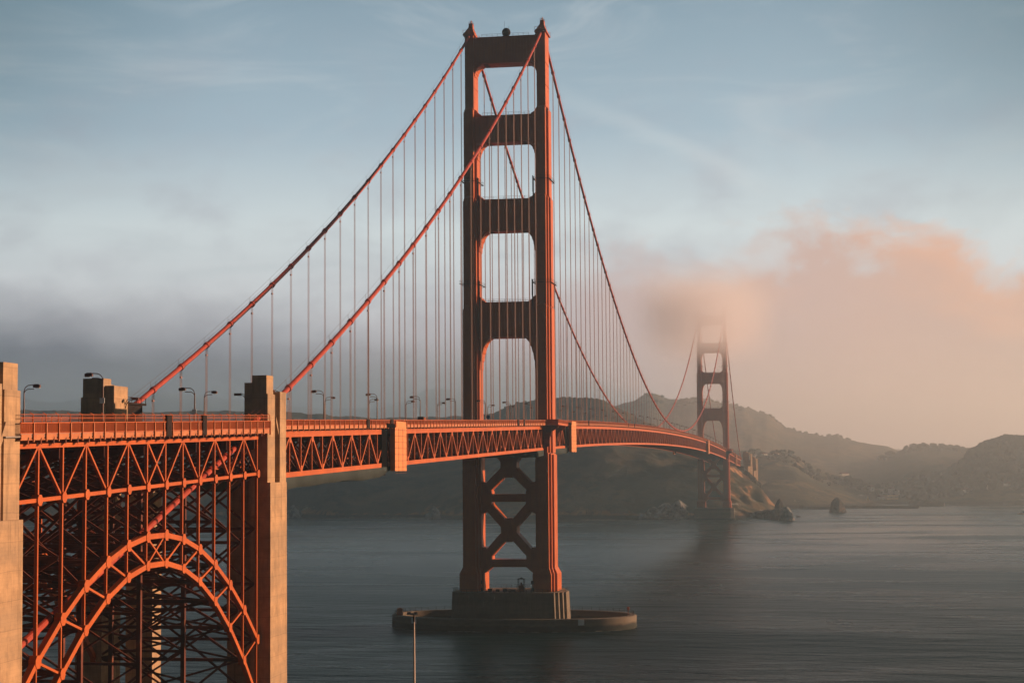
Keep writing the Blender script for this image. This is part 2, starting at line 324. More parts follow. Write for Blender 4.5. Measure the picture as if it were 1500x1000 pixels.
def make_tower(cy, lbl):
    tw = empty('tower', (0, cy, 0), bridge); tw['label'] = lbl
    for sgn in (-1, 1):
        mb = MB(); leg_boxes(mb, sgn*TX, cy); put(mb, 'leg', STEEL, tw)
    specs = [(210.6, 220.8, 12.1, 12.1, (3.6, 5.6), (0.8, 1.2), 3.6), (180.5, 190.9, 12.1, 11.3, (3.7, 7.8), (2.6, 2.6), 3.3),
             (146.9, 159.0, 11.3, 10.8, (3.8, 9.5), (2.6, 2.4), 3.4), (107.0, 120.3, 10.8, 10.7, (4.6, 15.0), (2.4, 2.4), 3.6)]
    for z0, z1, xt, xb, cb, ct, hy in specs:
        mb = MB()
        bot, topp = strut_poly(z0, z1, xt, xb, cb, ct)
        mb.box(-xb-0.8, xb+0.8, cy-hy, cy+hy, z0, z1)
        for sg in (-1, 1):
            pts = [(xb+0.5, z0-cb[1])] + bot + [(xb+0.5, z0+0.4)]
            mb.prism([(sg*a, z) for a, z in pts], cy-hy+0.3, cy+hy-0.3)
            pts = [(xt+0.5, z1-0.6)] + topp + [(xt+0.5, z1+ct[1])]
            mb.prism([(sg*a, z) for a, z in pts], cy-hy+0.3, cy+hy-0.3)
        for k in range(-8, 9):                # vertical flutes on the faces
            x = k*1.15
            for fy in (cy-hy-0.12, cy+hy): mb.box(x-0.16, x+0.16, fy, fy+0.12, z0+1.1, z1-1.1)
        for fy in (cy-hy-0.25, cy+hy): mb.box(-xb, xb, fy, fy+0.25, z0, z0+0.7); mb.box(-xb, xb, fy, fy+0.25, z1-0.7, z1)
        s = put(mb, 'portal_strut', STEEL, tw)
        rb = MB()
        for fy in (cy-hy+0.1, cy+hy-0.1):
            for k in range(-9, 10, 2): rb.box(k-0.04, k+0.04, fy-0.04, fy+0.04, z1, z1+1.1)
            rb.box(-9, 9, fy-0.03, fy+0.03, z1+1.05, z1+1.12); rb.box(-9, 9, fy-0.02, fy+0.02, z1+0.5, z1+0.55)
        r_ = rb.build('railing', STEEL_D, s); r_.data.transform(Matrix.Translation((0, -cy, 0)))
    # bracing below the deck
    for zc, zl, zh in ((59.3, 48.9, 74.0), (35.6, 24.0, 47.6)):
        mb = MB(); hy = 3.2
        for s1 in (-1, 1):
            for s2 in (-1, 1):
                ze = zh if s2 > 0 else zl
                xo = 10.4 if s2 < 0 or zh < 60 else 10.9
                mb.beam((0, cy, zc), (s1*xo, cy, ze - (0.2 if s2 > 0 else 0)), hy*2, 3.1)
        mb.prism([(-3.0, zc-2.3), (-1.2, zc-4.4), (1.2, zc-4.4), (3.0, zc-2.3), (3.0, zc+2.3), (1.2, zc+4.4), (-1.2, zc+4.4), (-3.0, zc+2.3)], cy-hy-0.05, cy+hy+0.05)
        put(mb, 'cross_brace', STEEL, tw)
    for z0, z1 in ((46.0, 48.9), (22.0, 24.8)):
        mb = MB(); hy = 3.0
        mb.box(-10.6, 10.6, cy-hy, cy+hy, z0, z1)
        for sg in (-1, 1):
            top_ = z1+4.6; bt = z0-4.6 if z0 > 30 else z0-3.2
            mb.prism([(sg*a, z) for a, z in ((10.6, top_), (8.6, top_-0.3), (6.5, z1+0.9), (6.5, z0-(0.9 if z0 > 30 else 0.0)), (8.6, bt+0.9 if z0 > 30 else bt+1.4), (10.6, bt))], cy-hy-0.4, cy+hy+0.4)
        put(mb, 'horizontal_strut', STEEL, tw)
    # saddle housings
    for sg in (-1, 1):
        c = sg*TX; mb = MB()
        mb.frus((-2.3, 2.3, -5.4, 5.4), (-1.9, 1.9, -5.0, 5.0), 221.5, 222.6, cx=c, cy=cy)
        mb.frus((-1.8, 1.8, -4.6, 4.6), (-0.9, 0.9, -2.2, 2.2), 222.6, 224.9, cx=c, cy=cy)
        mb.frus((-0.9, 0.9, -1.6, 1.6), (-0.6, 0.6, -1.0, 1.0), 224.9, 227.0, cx=c, cy=cy)
        mb.box(c-0.8, c+0.8, cy-1.2, cy+1.2, 226.4, 226.6)
        for a in (-0.7, -0.25, 0.25, 0.7):
            for b in (-1.1, 1.1): mb.box(c+a-0.05, c+a+0.05, cy+b-0.05, cy+b+0.05, 226.6, 227.7)
        mb.box(c-0.75, c+0.75, cy-1.15, cy-1.1, 227.5, 227.6); mb.box(c-0.75, c+0.75, cy+1.1, cy+1.15, 227.5, 227.6)
        mb.tube([(c, cy, 226.6), (c, cy, 228.3)], [0.28, 0.2], 8)
        for yy in (-5.3, 5.3):
            for a in (-2.2, 0, 2.2): mb.box(c+a-0.05, c+a+0.05, cy+yy-0.05, cy+yy+0.05, 221.6, 223.5)
            mb.box(c-2.2, c+2.2, cy+yy-0.03, cy+yy+0.03, 223.4, 223.5)
        put(mb, 'saddle_housing', STEEL, tw)
    # painters' access rings round the legs
    for sg in (-1, 1):
        for zr, hx, hy in ((165.8, 3.2, 6.9), (127.0, 3.6, 7.9)):
            c = sg*TX; mb = MB()
            for a, b, p, q in ((-hx, hx, -hy, -hy+0.5), (-hx, hx, hy-0.5, hy), (-hx, -hx+0.5, -hy, hy), (hx-0.5, hx, -hy, hy)):
                mb.box(c+a, c+b, cy+p, cy+q, zr, zr+0.12)
            for a, b, p, q in ((-hx, hx, -hy, -hy+0.06), (-hx, hx, hy-0.06, hy), (-hx, -hx+0.06, -hy, hy), (hx-0.06, hx, -hy, hy)):
                for dz in (0.6, 1.15): mb.box(c+a, c+b, cy+p, cy+q, zr+dz, zr+dz+0.06)
            for k in range(6): mb.box(c-sg*hx-0.05, c-sg*hx+0.05, cy-hy-0.05+k*0.6, cy-hy+0.05+k*0.6, zr-5-k*1.2, zr+1.2)
            put(mb, 'access_ring', DARKM, tw)
    # sidewalk balcony round each leg
    for sg in (-1, 1):
        zr = ztop(cy)
        mb = MB()
        a, b = sorted((sg*15.4, sg*20.2))
        mb.box(a, b, cy-12.5, cy+12.5, zr+0.1, zr+0.8)
        for k in range(-6, 7): mb.box(*(sorted((sg*20.0, sg*20.2))), cy+k*2.08-0.06, cy+k*2.08+0.06, zr+0.8, zr+2.1)
        mb.box(*(sorted((sg*20.05, sg*20.15))), cy-12.5, cy+12.5, zr+2.0, zr+2.1)
        for k in np.arange(-12.4, 12.4, 0.3): mb.box(*(sorted((sg*20.07, sg*20.13))), cy+k, cy+k+0.12, zr+0.8, zr+2.0)
        for yy in (-12.5, 12.4): mb.box(a, b, cy+yy, cy+yy+0.1, zr+0.8, zr+2.1)
        put(mb, 'sidewalk_balcony', STEEL, tw)
        for yy in (-9.5, -8.4, 8.4, 9.5):
            mb = MB(); mb.prism([(sg*14.0, zr), (sg*20.0, zr), (sg*19.6, zr-0.9), (sg*17.4, zr-2.2), (sg*16.6, zr-4.5), (sg*16.4, zr-7.5), (sg*14.0, zr-8.5)], cy+yy-0.25, cy+yy+0.25)
            put(mb, 'balcony_bracket', STEEL_D, tw)
    return tw
make_tower(0.0, 'nearer tower of the bridge, rising above the whole frame')
make_tower(LY, 'far tower of the bridge, its top lost in pink fog')

# main cables -----------------------------------------------------------
for sg in (-1, 1):
    ys = list(np.linspace(-347, 0, 46)) + list(np.linspace(0, LY, 121))[1:] + list(np.linspace(LY, LY+347, 30))[1:]
    mb = MB(); mb.tube([(sg*TX, y, zcab(y) + (0.0 if abs(y) > 1 and abs(y-LY) > 1 else 0.4)) for y in ys], 0.50, 10)
    hb = MB()
    for dx in (-0.55, 0.55): hb.tube([(sg*TX+dx, y, zcab(y)+1.6) for y in ys if y < 700], 0.022, 4)
    for k in range(-22, 40):
        y = k*PN - 4.7
        for dx in (-0.55, 0.55): hb.tube([(sg*TX+dx*0.8, y, zcab(y)+0.3), (sg*TX+dx, y, zcab(y)+1.65)], 0.03, 4)
    bb = mb
    for k in range(-21, 105):
        y = k*PN - 4.7
        if -338 < y < LY+330 and abs(y) > 6 and abs(y-LY) > 6:
            dzy = (zcab(y+0.5)-zcab(y-0.5)); L = 0.55; n_ = math.hypot(1, dzy)
            bb.tube([(sg*TX, y-L/n_, zcab(y)-L*dzy/n_), (sg*TX, y+L/n_, zcab(y)+L*dzy/n_)], 0.68, 10)
    cab = mb.build('main_cable', CABLE, bridge)
    hb.build('hand_rope', STEEL_D, cab)
# suspenders ----------------------------------------------------------
def suspender_mb(mb, x, y, near):
    zt = zcab(y)-0.6; zb = ztop(y)-0.3
    if zt - zb < 0.6: return
    if near:
        hw = 0.30
        for a in (-hw, hw):
            for b in (-0.09, 0.09): mb.tube([(x+b, y+a, zb), (x+b, y+a, zt-1.5), (x+b, y+a*1.25, zt+0.1)], 0.04, 5)
        mb.box(x-0.16, x+0.16, y-hw-0.1, y+hw+0.1, zt-1.65, zt-1.35)
    else:
        for a in (-0.28, 0.28): mb.tube([(x, y+a, zb), (x, y+a, zt)], 0.05, 4)
nodes = [k*PN-4.7 for k in range(-21, 106)]
cand = [(sg*TX, y) for y in nodes for sg in (-1, 1) if -336 < y < LY+336 and abs(y) > 7.7 and abs(y-LY) > 7.7]
cand.sort(key=lambda c: math.hypot(c[0]-CAM.x, c[1]-CAM.y) / max(zcab(c[1])-ztop(c[1]), 1.0)**0.5)
for x, y in cand[:100]:
    mb = MB(); suspender_mb(mb, x, y, True); 
    if mb.v: mb.build('suspender', ROPE, bridge)
mb = MB()
for x, y in cand[100:]: suspender_mb(mb, x, y, False)
o = mb.build('suspender', ROPE, bridge); o['kind'] = 'stuff'; o['label'] = 'thin far suspender ropes of the bridge'

# stiffening truss + deck ----------------------------------------------
def clip(y0, y1): return y0, y1
TD = 8.9   # overall truss depth
def truss(x, parent):
    top, botm, web = MB(), MB(), MB()
    t = empty('stiffening_truss', (0, 0, 0), parent)
    ks = [k*PN/2 - 4.7 for k in range(-44, 214)]
    ks = [y for y in ks if -335.5 < y < 1620]
    gaps = ((-240.5, -231.0), (70.0, 78.0), (984, 990), (1511, 1520))
    prev = None
    for i, y in enumerate(ks):
        if prev is not None:
            a, b = prev, y
            if not (abs((a+b)/2) < 9 and False):
                top.beam((x, a, ztop(a)-0.6), (x, b, ztop(b)-0.6), 0.75, 1.2)
                botm.beam((x, a, ztop(a)-TD+0.5), (x, b, ztop(b)-TD+0.5), 0.75, 1.0)
                ka = round((a+4.7)/(PN/2)); up_a = (ka % 2 == 0)
                za = ztop(a)-1.0 if up_a else ztop(a)-TD+0.8; zb = ztop(b)-TD+0.8 if up_a else ztop(b)-1.0
                web.beam((x, a, za), (x, b, zb), 0.55, 0.42)
        web.beam((x, y, ztop(y)-1.0), (x, y, ztop(y)-TD+0.8), 0.5, 0.30)
        kk = round((y+4.7)/(PN/2)); zt = ztop(y)
        if kk % 2 == 0: web.prism([(y-0.75, zt-1.15), (y+0.75, zt-1.15), (y+0.42, zt-2.3), (y-0.42, zt-2.3)], x-0.36, x+0.36, axis='x')
        else: web.prism([(y-0.42, zt-TD+2.1), (y+0.42, zt-TD+2.1), (y+0.6, zt-TD+0.95), (y-0.6, zt-TD+0.95)], x-0.36, x+0.36, axis='x')
        prev = y
    top.build('top_chord', STEEL, t); botm.build('bottom_chord', STEEL, t); web.build('web_members', STEEL, t)
    return ks
for x in (TX, -TX): ks = truss(x, bridge)
fl, lat = MB(), MB()
for i, y in enumerate(ks):
    z = ztop(y)
    fl.box(-13.3, 13.3, y-0.22, y+0.22, z-2.0, z-0.15)
    fl.box(-13.3, 13.3, y-0.35, y+0.35, z-2.1, z-1.95)
    lat.beam((-13.3, y, z-TD+0.6), (13.3, y, z-TD+0.6), 0.5, 0.5)
    xs = [-13.3, -8.9, -4.4, 0, 4.4, 8.9, 13.3]
    for j in range(6):
        a, b = (z-TD+0.8, z-2.1) if j % 2 == 0 else (z-2.1, z-TD+0.8)
        lat.beam((xs[j], y, a), (xs[j+1], y, b), 0.35, 0.38)
    if i+1 < len(ks):
        y2 = ks[i+1]; z2 = ztop(y2)
        s_ = 1 if i % 2 else -1
        lat.beam((-13.3*s_, y, z-TD+0.5), (13.3*s_, y2, z2-TD+0.5), 0.4, 0.35)
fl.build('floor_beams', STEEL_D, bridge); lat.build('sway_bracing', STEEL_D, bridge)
dk, wk = MB(), MB()
for i in range(len(ks)-1):
    y, y2 = ks[i], ks[i+1]; z, z2 = ztop(y), ztop(y2)
    dk.add([(-9.6, y, z-0.1), (9.6, y, z-0.1), (9.6, y2, z2-0.1), (-9.6, y2, z2-0.1), (-9.6, y, z+0.2), (9.6, y, z+0.2), (9.6, y2, z2+0.2), (-9.6, y2, z2+0.2)],
           [(0,3,2,1),(4,5,6,7),(0,1,5,4),(1,2,6,5),(2,3,7,6),(3,0,4,7)])
    for xx in (-8, -4.8, -1.6, 1.6, 4.8, 8): fl2 = dk.beam((xx, y, z-0.55), (xx, y2, z2-0.55), 0.35, 0.85)
    for sg in (-1, 1):
        a, b = sorted((sg*9.65, sg*15.6))
        wk.add([(a, y, z+0.30), (b, y, z+0.30), (b, y2, z2+0.30), (a, y2, z2+0.30), (a, y, z+0.48), (b, y, z+0.48), (b, y2, z2+0.48), (a, y2, z2+0.48)],
           [(0,3,2,1),(4,5,6,7),(0,1,5,4),(1,2,6,5),(2,3,7,6),(3,0,4,7)])
dk.build('roadway', ASPH, bridge)
for sg in (-1, 1):
    k_ = [i for i in range(0, len(wk.v), 8) if (wk.v[i][0] > 0) == (sg > 0)]; w1 = MB()
    for i in k_: w1.add(wk.v[i:i+8], [(0,3,2,1),(4,5,6,7),(0,1,5,4),(1,2,6,5),(2,3,7,6),(3,0,4,7)])
    w1.build('sidewalk', WALK, bridge)
def railing(x, y0, y1, zf, z_fa0, z_fa1, z_r1, fence, parent, fine=0.22, out=1):
    "edge girder blocks, balusters, rails; zf(y) = chord top"
    fa, ra = MB(), MB()
    n = int(round((y1-y0)/3.81)); st = (y1-y0)/n
    for k in range(n):
        a = y0+k*st; z = zf(a+st/2); sl_ = (zf(a+st)-zf(a))/2
        def bb(m_, p, q, r0, r1, xo, wd, za=0.0):
            m_.add([(xo, p, z+r0-sl_), (xo+wd, p, z+r0-sl_), (xo+wd, q, z+r0+sl_), (xo, q, z+r0+sl_), (xo, p, z+r1-sl_), (xo+wd, p, z+r1-sl_), (xo+wd, q, z+r1+sl_), (xo, q, z+r1+sl_)],
                   [(0,3,2,1),(4,5,6,7),(0,1,5,4),(1,2,6,5),(2,3,7,6),(3,0,4,7)])
        bb(fa, a+0.12, a+st-0.75, z_fa0, z_fa1, x-0.1, 0.2)
        bb(fa, a, a+st, z_fa0-0.12, z_fa0, x-0.25*out-0.15, 0.45)
        bb(fa, a+st-0.28, a+st-0.05, z_fa0-0.3, z_r1, x-0.14+0.1*out, 0.24)
        bb(ra, a, a+st, z_r1-0.12, z_r1, x-0.10, 0.22); bb(ra, a, a+st, z_fa1+0.06, z_fa1+0.16, x-0.06, 0.14)
        q = a+0.08
        while q < a+st-0.1: 
            ra.box(x-0.03, x+0.03, q, q+fine*0.30, z+z_fa1+0.1, z+z_r1-0.1); q += fine
        if fence:
            ra.beam((x, a+st-0.15, z+z_r1), (x, a+st-0.15, z+fence-0.25), 0.1, 0.1)
            ra.beam((x, a+st-0.15, z+fence-0.25), (x-0.3*out, a+st-0.5, z+fence), 0.09, 0.09)
            for dz in (fence-0.3, fence-0.75): ra.beam((x, a, z+dz-sl_), (x, a+st, z+dz+sl_), 0.05, 0.06)
            for dz in np.arange(z_r1+0.2, fence-0.3, 0.22): ra.beam((x, a, z+dz-sl_), (x, a+st, z+dz+sl_), 0.015, 0.02)
    f = fa.build('edge_girder', FASC, parent); ra.build('railing', STEEL, parent)
for x, o_ in ((15.7, 1), (-15.7, -1)):
    railing(x, -333, -14, ztop, 0.38, 0.92, 2.15, 0, bridge, 0.22, o_)
    railing(x, 14, 1266, ztop, 0.38, 0.92, 2.15, 0, bridge, 0.5, o_)
    railing(x, 1294, 1620, ztop, 0.38, 0.92, 2.15, 0, bridge, 0.8, o_)
# expansion joint housings on the truss sides
for yb, L in ((-241.5, 11.7), (60, 14), (945, 14), (1475, 14)):
    for sg in (-1, 1):
        mb = MB(); z = ztop(yb)
        a, b = sorted((sg*14.8, sg*15.97)); h = L/2
        mb.box(a, b, yb-h, yb+h, z-(10.6 if yb > 0 else 10.0), z+0.2); a2, b2 = sorted((sg*14.9, sg*15.94)); mb.box(a2, b2, yb-h+1.4, yb+h-0.2, z+0.2, z+1.7)
        xo = 15.97 if sg > 0 else -16.03
        for k in range(8): mb.box(xo, xo+0.06, yb-h, yb+h, z-10.5+k*1.45, z-10.42+k*1.45, 1)
        for k in (0.3, 0.66): mb.box(xo, xo+0.05, yb-h+L*k, yb-h+L*k+0.08, z-10.6, z+0.2, 1)
        mb.build('joint_housing', [PALE, STEEL_D], bridge)
        # black blocks painting the shade of the joint recess beside the housing
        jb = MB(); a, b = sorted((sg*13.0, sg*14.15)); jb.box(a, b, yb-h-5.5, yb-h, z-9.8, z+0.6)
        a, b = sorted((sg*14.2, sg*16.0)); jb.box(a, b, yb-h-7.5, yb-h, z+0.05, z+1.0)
        jb.build('joint_recess_shade', SHADE_M, bridge)
    # maintenance traveller under the deck south of each near joint
    if yb < 100:
        mb = MB(); z = ztop(yb)-TD
        for x in (-14, 14, -5, 5):
            mb.beam((x, yb-34, z-0.9), (x, yb-8, z-0.4), 0.25, 0.3); mb.beam((x, yb-34, z-2.0), (x, yb-8, z-1.9), 0.25, 0.3)
            for k in range(13):
                y = yb-34+k*2; mb.beam((x, y, z-1.95), (x, y+1, z-0.7), 0.12, 0.14); mb.beam((x, y+1, z-0.7), (x, y+2, z-1.95), 0.12, 0.14)
        for k in range(14): mb.beam((-14, yb-34+k*2, z-1.9), (14, yb-34+k*2, z-1.9), 0.2, 0.2)
        mb.build('maintenance_gantry', DARKM, bridge)
# small dark refuge bays in the railing
for y in (-250, -272, -74, -62, 108, 270, 300):
    mb = MB(); z = ztop(y); mb.box(15.55, 15.98, y-1.2, y+1.2, z+0.3, z+2.25); mb.build('railing_bay', DARKM, bridge)

# ------------------------------------------------------------------ draped netting below the deck
def drape(y0, y1, sag, label, seedv):
    vs, fs = [], []; ny, nx = 60, 24
    for j in range(ny+1):
        t = j/ny; y = y0+(y1-y0)*t
        env = min(1, t/0.03)*min(1, (1-t)/0.16)
        for i in range(nx+1):
            u = i/nx*2-1; x = u*14.2
            prof = (1-abs(u)**5)
            wv = 1+0.09*math.sin(t*9+seedv)*1.0+0.05*math.sin(t*17+2*seedv)
            vs.append((x, y, ztop(y)-TD-0.2-(sag*env*wv)*(0.90+0.10*prof)-0.08*math.sin(u*20+t*30)))
    for j in range(ny):
        for i in range(nx):
            a = j*(nx+1)+i; fs.append((a, a+1, a+nx+2, a+nx+1))
    # hanging side walls
    mb = MB(); mb.add(vs, fs)
    for i in (0, nx):
        o = len(mb.v)
        for j in range(ny+1):
            v = mb.v[j*(nx+1)+i]; mb.v.append((v[0], v[1], ztop(v[1])-TD+0.05))
        for j in range(ny):
            mb.f.append((j*(nx+1)+i, (j+1)*(nx+1)+i, o+j+1, o+j)); mb.mi.append(0)
    o = mb.build('draped_netting', TARP, smooth=True)
    return tag(o, label, 'netting', 'grey netting slung below the bridge deck')
drape(-332.5, -240, 2.1, 'long dark grey netting sagging below the side span beside the concrete pylon', 1.2)
drape(-24, 66, 2.2, 'short dark grey netting slung below the deck beside the near tower', 3.0)

# ------------------------------------------------------------------ arch approach span
arch = tag(empty('arch_span', (0, -394, 0)), 'orange steel arch span with tall spandrel posts at the left, between concrete pylons', 'arch bridge')
AY0, AP = -344.5, 7.604
def ay(i): return AY0 - (12-i)*AP
def at_top(y): return 62.4+0.0263*(y+440)
def at_low(y): return 54.9+0.0326*(y+440)
def ribu(i): return 48.9-0.485*(i-5.5)**2
def ribl(i): return 44.6-0.63*(i-5.5)**2
for x in (TX, -TX):
    t = empty('arch_truss', (0, 0, 0), arch)
    tc_, lc, up, lo, web, post, rbr = MB(), MB(), MB(), MB(), MB(), MB(), MB()
    I = list(range(-1, 13))
    for i in I:
        y = ay(i); zt, zl = at_top(y)-0.35, at_low(y)
        if i < 12:
            y2 = ay(i+1)
            tc_.beam((x, y, zt), (x, y2, at_top(y2)-0.35), 0.75, 0.74)
            lc.beam((x, y, zl), (x, y2, at_low(y2)), 0.6, 0.52)
            up.beam((x, y, ribu(i)), (x, y2, ribu(i+1)), 0.85, 0.80)
            lo.beam((x, y, ribl(i)), (x, y2, ribl(i+1)), 0.85, 0.80)
            # top truss diagonals
            upn = {-1: 0, 0: 1, 1: 0, 2: 1, 3: 0, 4: 1, 5: 0, 6: 0, 7: 1, 8: 0, 9: 1, 10: 0, 11: 1, 12: 0}
            if i == 5:
                web.beam((x, y, zt), (x, y2, at_low(y2)), 0.4, 0.34); web.beam((x+0.02, y, zl), (x+0.02, y2, at_top(y2)-0.35), 0.4, 0.34)
                rbr.beam((x, y, ribu(i)), (x, y2, ribl(i+1)), 0.4, 0.3); rbr.beam((x+0.02, y, ribl(i)), (x+0.02, y2, ribu(i+1)), 0.4, 0.3)
            else:
                a = zt if upn[i] else zl; b = at_top(y2)-0.35 if upn[i+1] else at_low(y2)
                web.beam((x, y, a), (x, y2, b), 0.4, 0.32)
                if i < 5: rbr.beam((x, y, ribu(i)), (x, y2, ribl(i+1)), 0.4, 0.34)
                else: rbr.beam((x, y, ribl(i)), (x, y2, ribu(i+1)), 0.4, 0.34)
        post.beam((x, y, zt), (x, y, ribu(i)), 0.45, 0.34)
        if i == 12: post.beam((x, y, ribl(i)), (x, y, 4), 0.55, 0.40)
        post.beam((x, y, ribu(i)), (x, y, ribl(i)), 0.4, 0.28)
        for zc, s_ in ((zl, 0.72), (ribu(i), 0.85), (ribl(i), 0.75)):
            post.prism([(y-s_, zc-0.3), (y-s_*0.5, zc-s_), (y+s_*0.5, zc-s_), (y+s_, zc-0.3), (y+s_, zc+0.3), (y+s_*0.5, zc+s_), (y-s_*0.5, zc+s_), (y-s_, zc+0.3)], x-0.5, x+0.5, axis='x')
        # rib feet continue to the springing
    for nm, mb_ in (('top_chord', tc_), ('lower_chord', lc), ('upper_rib', up), ('lower_rib', lo), ('truss_diagonals', web), ('rib_bracing', rbr), ('spandrel_posts', post)):
        put(mb_, nm, STEEL, t) if False else mb_.build(nm, STEEL, t).data.transform(Matrix.Translation((0, 394, 0)))
xb, fb2 = MB(), MB()
for i in range(-1, 13):
    y = ay(i); zt = at_top(y)
    fb2.box(-13.3, 13.3, y-0.2, y+0.2, zt-2.2, zt-0.4); fb2.box(-13.3, 13.3, y-0.35, y+0.35, zt-2.3, zt-2.15)
    lv = [zt-2.2, at_low(y)] 
    zb = ribu(i); n_ = max(1, int(round((at_low(y)-zb)/9.5)))
    lv += [at_low(y)-(at_low(y)-zb)*k/n_ for k in range(1, n_+1)] + [ribl(i)]
    for a, b in zip(lv[:-1], lv[1:]):
        if a-b < 1.5: continue
        xb.beam((-13.3, y, b), (13.3, y, b), 0.5, 0.55)
        for p, q in ((-13.3, 0), (0, 13.3)):
            xb.beam((p, y, a), (q, y, b), 0.3, 0.4); xb.beam((p, y+0.05, b), (q, y+0.05, a), 0.3, 0.4)
    if i < 12:
        y2 = ay(i+1)
        for f_ in (ribu, ribl):
            xb.beam((-13.3, y, f_(i)), (13.3, y2, f_(i+1)), 0.3, 0.35); xb.beam((13.3, y, f_(i)-0.1), (-13.3, y2, f_(i+1)-0.1), 0.3, 0.35)
        xb.beam((-13.3, y, at_low(y)), (13.3, y2, at_low(y2)), 0.3, 0.35); xb.beam((13.3, y, at_low(y)-0.1), (-13.3, y2, at_low(y2)-0.1), 0.3, 0.35)
        for xx in (-10.5, -7, -3.5, 0, 3.5, 7, 10.5): fb2.beam((xx, y, zt-0.9), (xx, y2, at_top(y2)-0.9), 0.3, 0.9)
        for xx, ln in ((15.0, 2.2), (-15.0, 2.2)):
            fb2.box(min(xx-1, xx+1), max(xx-1, xx+1), y-0.15, y+0.15, zt-0.1, zt+0.75); fb2.box(min(xx-1, xx+1), max(xx-1, xx+1), y+3.6, y+3.9, zt-0.0, zt+0.75)
            fb2.beam((13.0, y+1.8, zt-1.25), (13.0, y+5.0, zt-1.2), 0.5, 0.25)
# intermediate bracing towers under the arch span (seen through the arch)
for y in (-428, -405, -382, -362):
    for x in (-6.5, 6.5):
        xb.beam((x, y, 10), (x, y, at_low(y)), 0.7, 0.7)
        for z in np.arange(12, 52, 8): xb.beam((x, y, z), (-x, y, z+8), 0.3, 0.3)
    for z in np.arange(12, 56, 8): xb.beam((-6.5, y, z), (6.5, y, z), 0.4, 0.45)
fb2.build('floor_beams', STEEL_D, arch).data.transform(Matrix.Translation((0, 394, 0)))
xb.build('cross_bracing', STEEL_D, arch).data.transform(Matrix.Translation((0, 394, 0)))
dk, wk = MB(), MB()
for k in range(14):
    y, y2 = -449.5+k*7.604, -449.5+(k+1)*7.604
    z, z2 = at_top(y), at_top(y2)
    dk.add([(-9.6, y, z+0.3), (9.6, y, z+0.3), (9.6, y2, z2+0.3), (-9.6, y2, z2+0.3), (-9.6, y, z+0.7), (9.6, y, z+0.7), (9.6, y2, z2+0.7), (-9.6, y2, z2+0.7)],
           [(0,3,2,1),(4,5,6,7),(0,1,5,4),(1,2,6,5),(2,3,7,6),(3,0,4,7)])
    for sg in (-1, 1):
        a, b = sorted((sg*9.65, sg*15.9))
        wk.add([(a, y, z+0.75), (b, y, z+0.75), (b, y2, z2+0.75), (a, y2, z2+0.75), (a, y, z+0.95), (b, y, z+0.95), (b, y2, z2+0.95), (a, y2, z2+0.95)],
           [(0,3,2,1),(4,5,6,7),(0,1,5,4),(1,2,6,5),(2,3,7,6),(3,0,4,7)])
dk.build('roadway', ASPH, arch).data.transform(Matrix.Translation((0, 394, 0)))
for sg in (-1, 1):
    k_ = [i for i in range(0, len(wk.v), 8) if (wk.v[i][0] > 0) == (sg > 0)]; w1 = MB()
    for i in k_: w1.add(wk.v[i:i+8], [(0,3,2,1),(4,5,6,7),(0,1,5,4),(1,2,6,5),(2,3,7,6),(3,0,4,7)])
    w1.build('sidewalk', WALK, arch).data.transform(Matrix.Translation((0, 394, 0)))
n0 = len(bpy.data.objects)
for x, o_ in ((15.9, 1), (-15.9, -1)):
    before = set(bpy.data.objects)
    railing(x, -445.5, -343.3, at_top, 0.5, 1.15, 2.65, 3.95, arch, 0.22, o_)
    for ob in set(bpy.data.objects)-before: ob.data.transform(Matrix.Translation((0, 394, 0)))
for y, w_ in ((-394.5, 1.0), (-378.5, 0.9)):
    mb = MB(); mb.box(15.7, 16.15, y-w_, y+w_, at_top(y)+0.4, at_top(y)+3.6)
    mb.build('railing_bay', DARKM, arch).data.transform(Matrix.Translation((0, 394, 0)))
# anchorage cables running down through the arch span (continuation of the main cables)
for sg in (-1, 1):
    pts = [(sg*12.3, y, 66.4+0.308*(y+340)) for y in np.linspace(-342, -444, 28)]
    mb = MB(); mb.tube(pts, 0.50, 10)
    for k in range(2, 27, 2): mb.tube([pts[k], tuple(np.array(pts[k])+(np.array(pts[k+1])-np.array(pts[k]))*0.2)], 0.64, 10)
    mb.build('anchorage_cable', CABLE, bridge, smooth=False)

